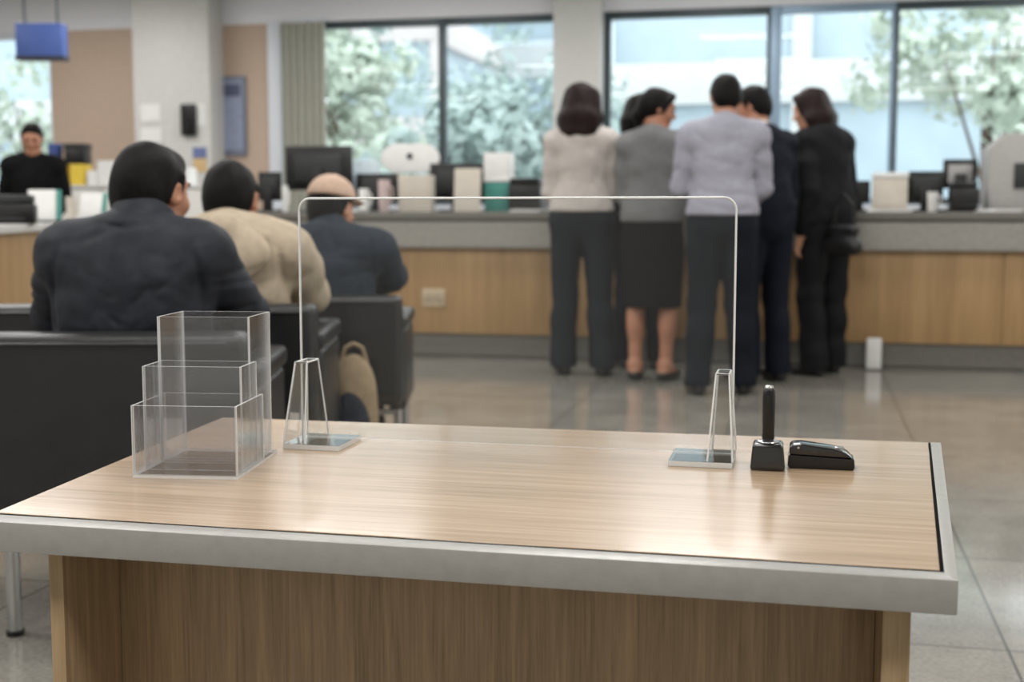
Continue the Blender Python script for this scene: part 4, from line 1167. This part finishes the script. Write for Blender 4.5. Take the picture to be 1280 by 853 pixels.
# her bag, hanging at the hip
q = PD(1055, 265, 7.50)
zb = .985 - 30 / 1600 * 7.75
t = thing('handbag', 'black handbag hanging at the hip of the woman in the charcoal suit', 'bag', tp(q[0], q[1], zb - .11), deg(50))
v = Vol((-.10, -.16, -.02), (.10, .16, .30), .006)
v.ell((0, 0, .07), (.045, .11, .07), None, .03); v.cone((0, -.075, .15), (0, .075, .15), .032, .032, .03); v.cone((0, -.085, .05), (0, .085, .05), .042, .042, .03); v.build('body', M['bag'], t)
bm = NB(); tube(bm, [(0, -.07, .18), (0, -.06, .30), (0, 0, .36), (0, .06, .30), (0, .07, .18)], .007, 8); obj('strap', bm, M['bag'], t)

# man in black at the far left
q = PD(44, 265, 9.75)
b = Body(STAND, 1.63, head_yaw=0, head_pitch=-20)
r = person('man with short black hair in a black top standing behind the return desk', tp(q[0], q[1]), deg(205))
body_mesh(b, r, M['skin2'], .010); hair_mesh(b, r, M['hair_black'], 'short', .007); eyes(b, r)
top_mesh(b, r, M['black_cloth'], 'sweater', .018, .90, .95, seed=61, h=.010, neckz=.065)
trousers_mesh(b, r, M['trouser_grey'], .016, .05, 1.02, .02, seed=62, h=.010); shoes(b, r, M['shoe'])

# ================================================================== people sitting in the armchairs
def sitter(i, label, dy=.055, dx=0.0):
    c_ = chairs[i]; a = c_.rotation_euler[2]
    return person(label, (c_.location[0] - math.sin(a) * dy + math.cos(a) * dx, c_.location[1] + math.cos(a) * dy + math.sin(a) * dx, .014), a, 'people sitting in the armchairs')
rw = random.Random(5); WR = []
for k in range(26):
    sx = rw.choice((-1, 1)); x0 = rw.uniform(.03, .17); z0 = rw.uniform(.70, .88); L_ = rw.uniform(.05, .11); a_ = math.radians(rw.uniform(8, 50))
    p_ = (sx * x0, z0); q_ = (sx * (x0 - L_ * math.cos(a_)), z0 - L_ * math.sin(a_)); m_ = ((p_[0] + q_[0]) / 2, (p_[1] + q_[1]) / 2 - .010)
    WR.append(([p_, m_, q_], rw.uniform(.004, .007), rw.uniform(.002, .0038), .02))
for k in range(12):
    sx = rw.choice((-1, 1)); z0 = rw.uniform(.70, .84)
    WR.append(([(sx * .27, z0), (sx * .20, z0 - rw.uniform(.005, .035))], .006, .004, .10))
WR = tuple(WR)
LEGS = dict(knR=(.125, .335, .487), knL=(-.125, .335, .487), anR=(.125, .25, .085), anL=(-.125, .25, .085))
b = Body(SIT, 1.0, False, head_yaw=-26, head_pitch=-6, head=(.03, -.035, 1.022), neck=(.012, -.10, .885), fat=.008, shR=(.160, -.115, .862), shL=(-.160, -.115, .862),
         elR=(.236, .02, .716), elL=(-.226, .02, .716), wrR=(.13, .22, .655), wrL=(-.13, .22, .655), **LEGS)
r = sitter(0, 'big man with short black hair in a navy-grey jacket, nearest of the seated people', dx=-.013)
body_mesh(b, r, M['skin2'], .006); hair_mesh(b, r, M['hair_black'], 'short', .004); eyes(b, r)
top_mesh(b, r, M['navy_jacket'], 'jacket', .016, .43, .96, puff=.006, folds=.0022, h=.006, seed=71, neckz=.035, collar=False, crease=.0022, grooves=(
    ([(.150,.905),(.168,.84),(.172,.76),(.160,.66)],.007,.007,.02),([(-.150,.905),(-.168,.84),(-.172,.76),(-.160,.66)],.007,.007,.02),
    ([(-.085,.950),(0,.932),(.085,.950)],.006,.007,.02), ([(-.17,.695),(0,.682),(.17,.695)],.006,.007,.02), ([(-.17,.655),(0,.645),(.17,.655)],.007,.006,.02)) + WR)
collar_mesh(b, r, M['navy_jacket'], .004, .004, .085)
trousers_mesh(b, r, M['trouser_navy'], .006, .05, 0, .02, h=.008, seed=72); shoes(b, r, M['shoe'])

b = Body(SIT, 1.0, False, head_yaw=-8, head_pitch=-10, head=(-.005, -.03, 1.012), shR=(.185, -.115, .85), shL=(-.185, -.115, .85),
         elR=(.228, .02, .712), elL=(-.228, .02, .712), wrR=(.15, .22, .665), wrL=(-.13, .22, .655), **LEGS)
r = sitter(1, 'person with black hair in a beige hooded jacket, in the middle of the seated people')
body_mesh(b, r, M['skin2'], .007); hair_mesh(b, r, M['hair_black'], 'short', .005); eyes(b, r)
top_mesh(b, r, M['beige_jacket'], 'hooded_jacket', .016, .43, .90, puff=.010, folds=.0025, h=.007, seed=75, crease=.0018, grooves=(
    ([(.150,.905),(.168,.84),(.172,.76),(.160,.66)],.007,.007,.02),([(-.150,.905),(-.168,.84),(-.172,.76),(-.160,.66)],.007,.007,.02),
    ([(-.15,.90),(-.08,.80),(0,.765),(.08,.80),(.15,.90)],.008,.009,.02), ([(.165,.77),(.08,.745),(0,.755)],.010,.007,.02), ([(-.165,.77),(-.06,.735)],.010,.007,.02),
    ([(-.17,.69),(0,.675),(.17,.69)],.010,.008,.02), ([(.25,.78),(.20,.755)],.010,.007,.1)))
hood_mesh(b, r, M['beige_jacket'])
trousers_mesh(b, r, M['trouser_grey'], .006, .05, 0, .02, h=.008, seed=76); shoes(b, r, M['white_shoe'])

b = Body(SIT, .965, False, head_yaw=-26, head_pitch=-14, head=(0, -.03, 1.022), shR=(.19, -.115, .855), shL=(-.19, -.115, .855),
         elR=(.24, .02, .735), elL=(-.24, .02, .735), wrR=(.14, .22, .675), wrL=(-.14, .22, .675), **LEGS)
r = sitter(2, 'person in a dusty pink cap and slate jacket, farthest of the seated people')
body_mesh(b, r, M['skin'], .007); hair_mesh(b, r, M['hair_black'], 'short', .005); eyes(b, r)
top_mesh(b, r, M['slate_jacket'], 'jacket', .016, .42, .95, puff=.008, folds=.0022, h=.007, seed=81, collar=False, crease=.003, grooves=(([(.150,.905),(.168,.84),(.172,.76),(.160,.66)],.007,.007,.02),([(-.150,.905),(-.168,.84),(-.172,.76),(-.160,.66)],.007,.007,.02), ([(-.15,.80),(.15,.79)],.006,.005,.02), ([(.16,.74),(.05,.72)],.010,.006,.02)))
collar_mesh(b, r, M['slate_jacket'], .005, .0, .08)
trousers_mesh(b, r, M['trouser_navy'], .006, .05, 0, .02, h=.008, seed=82); shoes(b, r, M['shoe'])
v = Vol(b.J['head'] - .17, b.J['head'] + .19, .004)
v.ell(b.H(0, -.012, .038), V3(.093, .108, .094), b.Rh, .01)
v.ell(b.H(0, .10, .052), V3(.070, .075, .009), b.Rh, .012)
v.cut(b.Rh @ V3(0, .05, -1), b.H(0, 0, .036), .006)
v.ell(b.H(0, 0, .134), V3(.010, .010, .006), b.Rh, .003)
v.build('cap', M['cap'], r)

# ================================================================== outside
bm = NB(); box(bm, (-60, YB + .35, -.35), (60, 70, -.15)); struct('ground_outside', bm, M['pave'], smooth=None)
def building(label, x0, x1, Y, depth, floors, base, fh_, slab_h, m, bay, loc_z=-.15):
    t = thing('office_building', label, 'building', (x0, Y, loc_z))
    W = x1 - x0; top = base + floors * fh_
    bm = NB(); box(bm, (.3, .35, 0), (W - .3, depth, top)); obj('glazing', bm, M['fglass'], t, smooth=None)
    for k in range(floors + 1):
        bm = NB(); z = base + k * fh_; box(bm, (0, 0, z), (W, depth + .1, z + slab_h), .02); obj('floor_band', bm, m, t)
    n = max(1, int(W / bay))
    for k in range(n + 1):
        x = W * k / n; bm = NB(); box(bm, (x - .22, .05, 0), (x + .22, .4, top), .02); obj('column', bm, m, t)
    return t
xx = lambda px, Y: float(PY(px, 200, Y)[0])
building('pale office building with long white floor bands, outside behind the standing group', xx(748, 30), xx(1150, 30) + 2, 30, 8, 4, 3.6, 3.6, .95, M['facade'], 3.2)
building('pinkish office building outside behind the trees on the left', xx(395, 40), xx(545, 40), 40, 9, 4, 3.2, 3.4, 1.0, M['facade_pink'], 2.8)
building('tall pale office building outside between the two window posts', xx(590, 52), xx(735, 52), 52, 9, 5, 3.2, 3.4, 1.3, M['facade'], 3.4)
building('pale office building outside beyond the far left window', xx(-120, 34), xx(80, 34), 34, 9, 4, 3.2, 3.4, 1.2, M['facade'], 3.0)

def tree(label, px, Y, zc, R, m, seed, n=1500, leaf=.26, sq=1.0):
    rg = random.Random(seed); X = xx(px, Y)
    t = thing('tree', label, 'tree', (X, Y, -.15), 0, 'trees outside the windows')
    zt = zc; bm = NB(); pts = [(0, 0, 0), (.05, .03, zc * .5), (-.03, 0, zc)]
    cyl(bm, pts[0], pts[1], .16, .12, 12); cyl(bm, pts[1], pts[2], .12, .06, 12)
    for k in range(5):
        a = rg.uniform(0, 2 * PI); cyl(bm, (0, 0, zc * (.5 + .07 * k)), (math.cos(a) * R * .6, math.sin(a) * R * .6, zc + rg.uniform(-.2, .5) * R), .035, .012, 8)
    obj('trunk', bm, M['bark'], t)
    V, Fq = [], []
    cl = [Vector((rg.gauss(0, .5) * R, rg.gauss(0, .5) * R, zc + .15 + rg.gauss(0, .42) * R * sq)) for _ in range(26)]
    for k in range(n):
        c = rg.choice(cl); d = Vector((rg.gauss(0, 1), rg.gauss(0, 1), rg.gauss(0, 1))).normalized(); p = c + d * R * .30 * rg.uniform(.6, 1.05)
        u = d.orthogonal().normalized(); u.rotate(Matrix.Rotation(rg.uniform(0, 6.28), 3, d)); w = d.cross(u)
        u = (u + d * rg.uniform(-.5, .5)).normalized(); L = leaf * rg.uniform(.6, 1.2)
        i = len(V); V += [p - u * L / 2, p + w * L * .28, p + u * L / 2, p - w * L * .28]; Fq.append((i, i + 1, i + 2, i + 3))
    me = bpy.data.meshes.new('crown'); me.from_pydata(V, [], Fq); finish('crown', me, m, t)
tree('green tree outside the left window bay, right beside the curtain', 428, 21, 3.2, 1.1, M['leaf'], 1)
tree('green bushy tree outside, left of the first dark window post', 505, 33, 2.6, 1.5, M['leaf'], 2, sq=.6)
tree('big blue-green tree outside, filling the bay right of the first dark window post', 640, 25, 3.1, 2.3, M['leaf_blue'], 3, 2600)
tree('low blue-green tree outside at the foot of the big one', 590, 17, 1.9, .9, M['leaf_blue'], 4, sq=.6)
tree('green tree outside at the far right window', 1232, 21, 2.9, 1.7, M['leaf'], 5, 2200)
tree('green tree outside the far left window behind the man in black', 40, 22, 2.6, 1.5, M['leaf'], 6)

# ================================================================== light
wd = bpy.data.worlds.new('overcast'); bpy.context.scene.world = wd; wd.use_nodes = True
bg = wd.node_tree.nodes['Background']; bg.inputs['Color'].default_value = (0.93, 0.97, 1.0, 1); bg.inputs['Strength'].default_value = 2.9
def area(x, y, sx, sy, e, col=(1, .985, .965)):
    l = bpy.data.lights.new('ceiling_light', 'AREA'); l.shape = 'RECTANGLE'; l.size = sx; l.size_y = sy; l.energy = e; l.color = col
    o = bpy.data.objects.new('ceiling_light', l); C.objects.link(o); o.location = (x, y, ZC - .03)
for y in (.0, 2.6, 5.2, 7.8, 10.4):
    for x in (-7.0, -3.8, -.8, 2.4):
        area(x, y, 1.2, .6, 40 if y > 1 else 50)

# ================================================================== camera
cd = bpy.data.cameras.new('camera'); cam = bpy.data.objects.new('camera', cd); C.objects.link(cam)
cam.location = (0, 0, EYE); cam.rotation_euler = (PI / 2 - PT, 0, YAW)
cd.sensor_width = 36; cd.sensor_fit = 'HORIZONTAL'; cd.lens = FPX / 1280 * 36
cd.clip_start = .05; cd.clip_end = 300
cd.dof.use_dof = True; cd.dof.focus_distance = 1.62; cd.dof.aperture_fstop = 4.8
S = bpy.context.scene
S.camera = cam
S.view_settings.view_transform = 'Standard'; S.view_settings.look = 'None'; S.view_settings.gamma = 1; S.view_settings.use_curve_mapping = False
S.view_settings.exposure = 0.0
S.cycles.use_denoising = True
S.cycles.max_bounces = 8; S.cycles.transparent_max_bounces = 24; S.cycles.diffuse_bounces = 4; S.cycles.glossy_bounces = 4
S.cycles.caustics_reflective = False; S.cycles.caustics_refractive = False
S.cycles.sample_clamp_indirect = 6
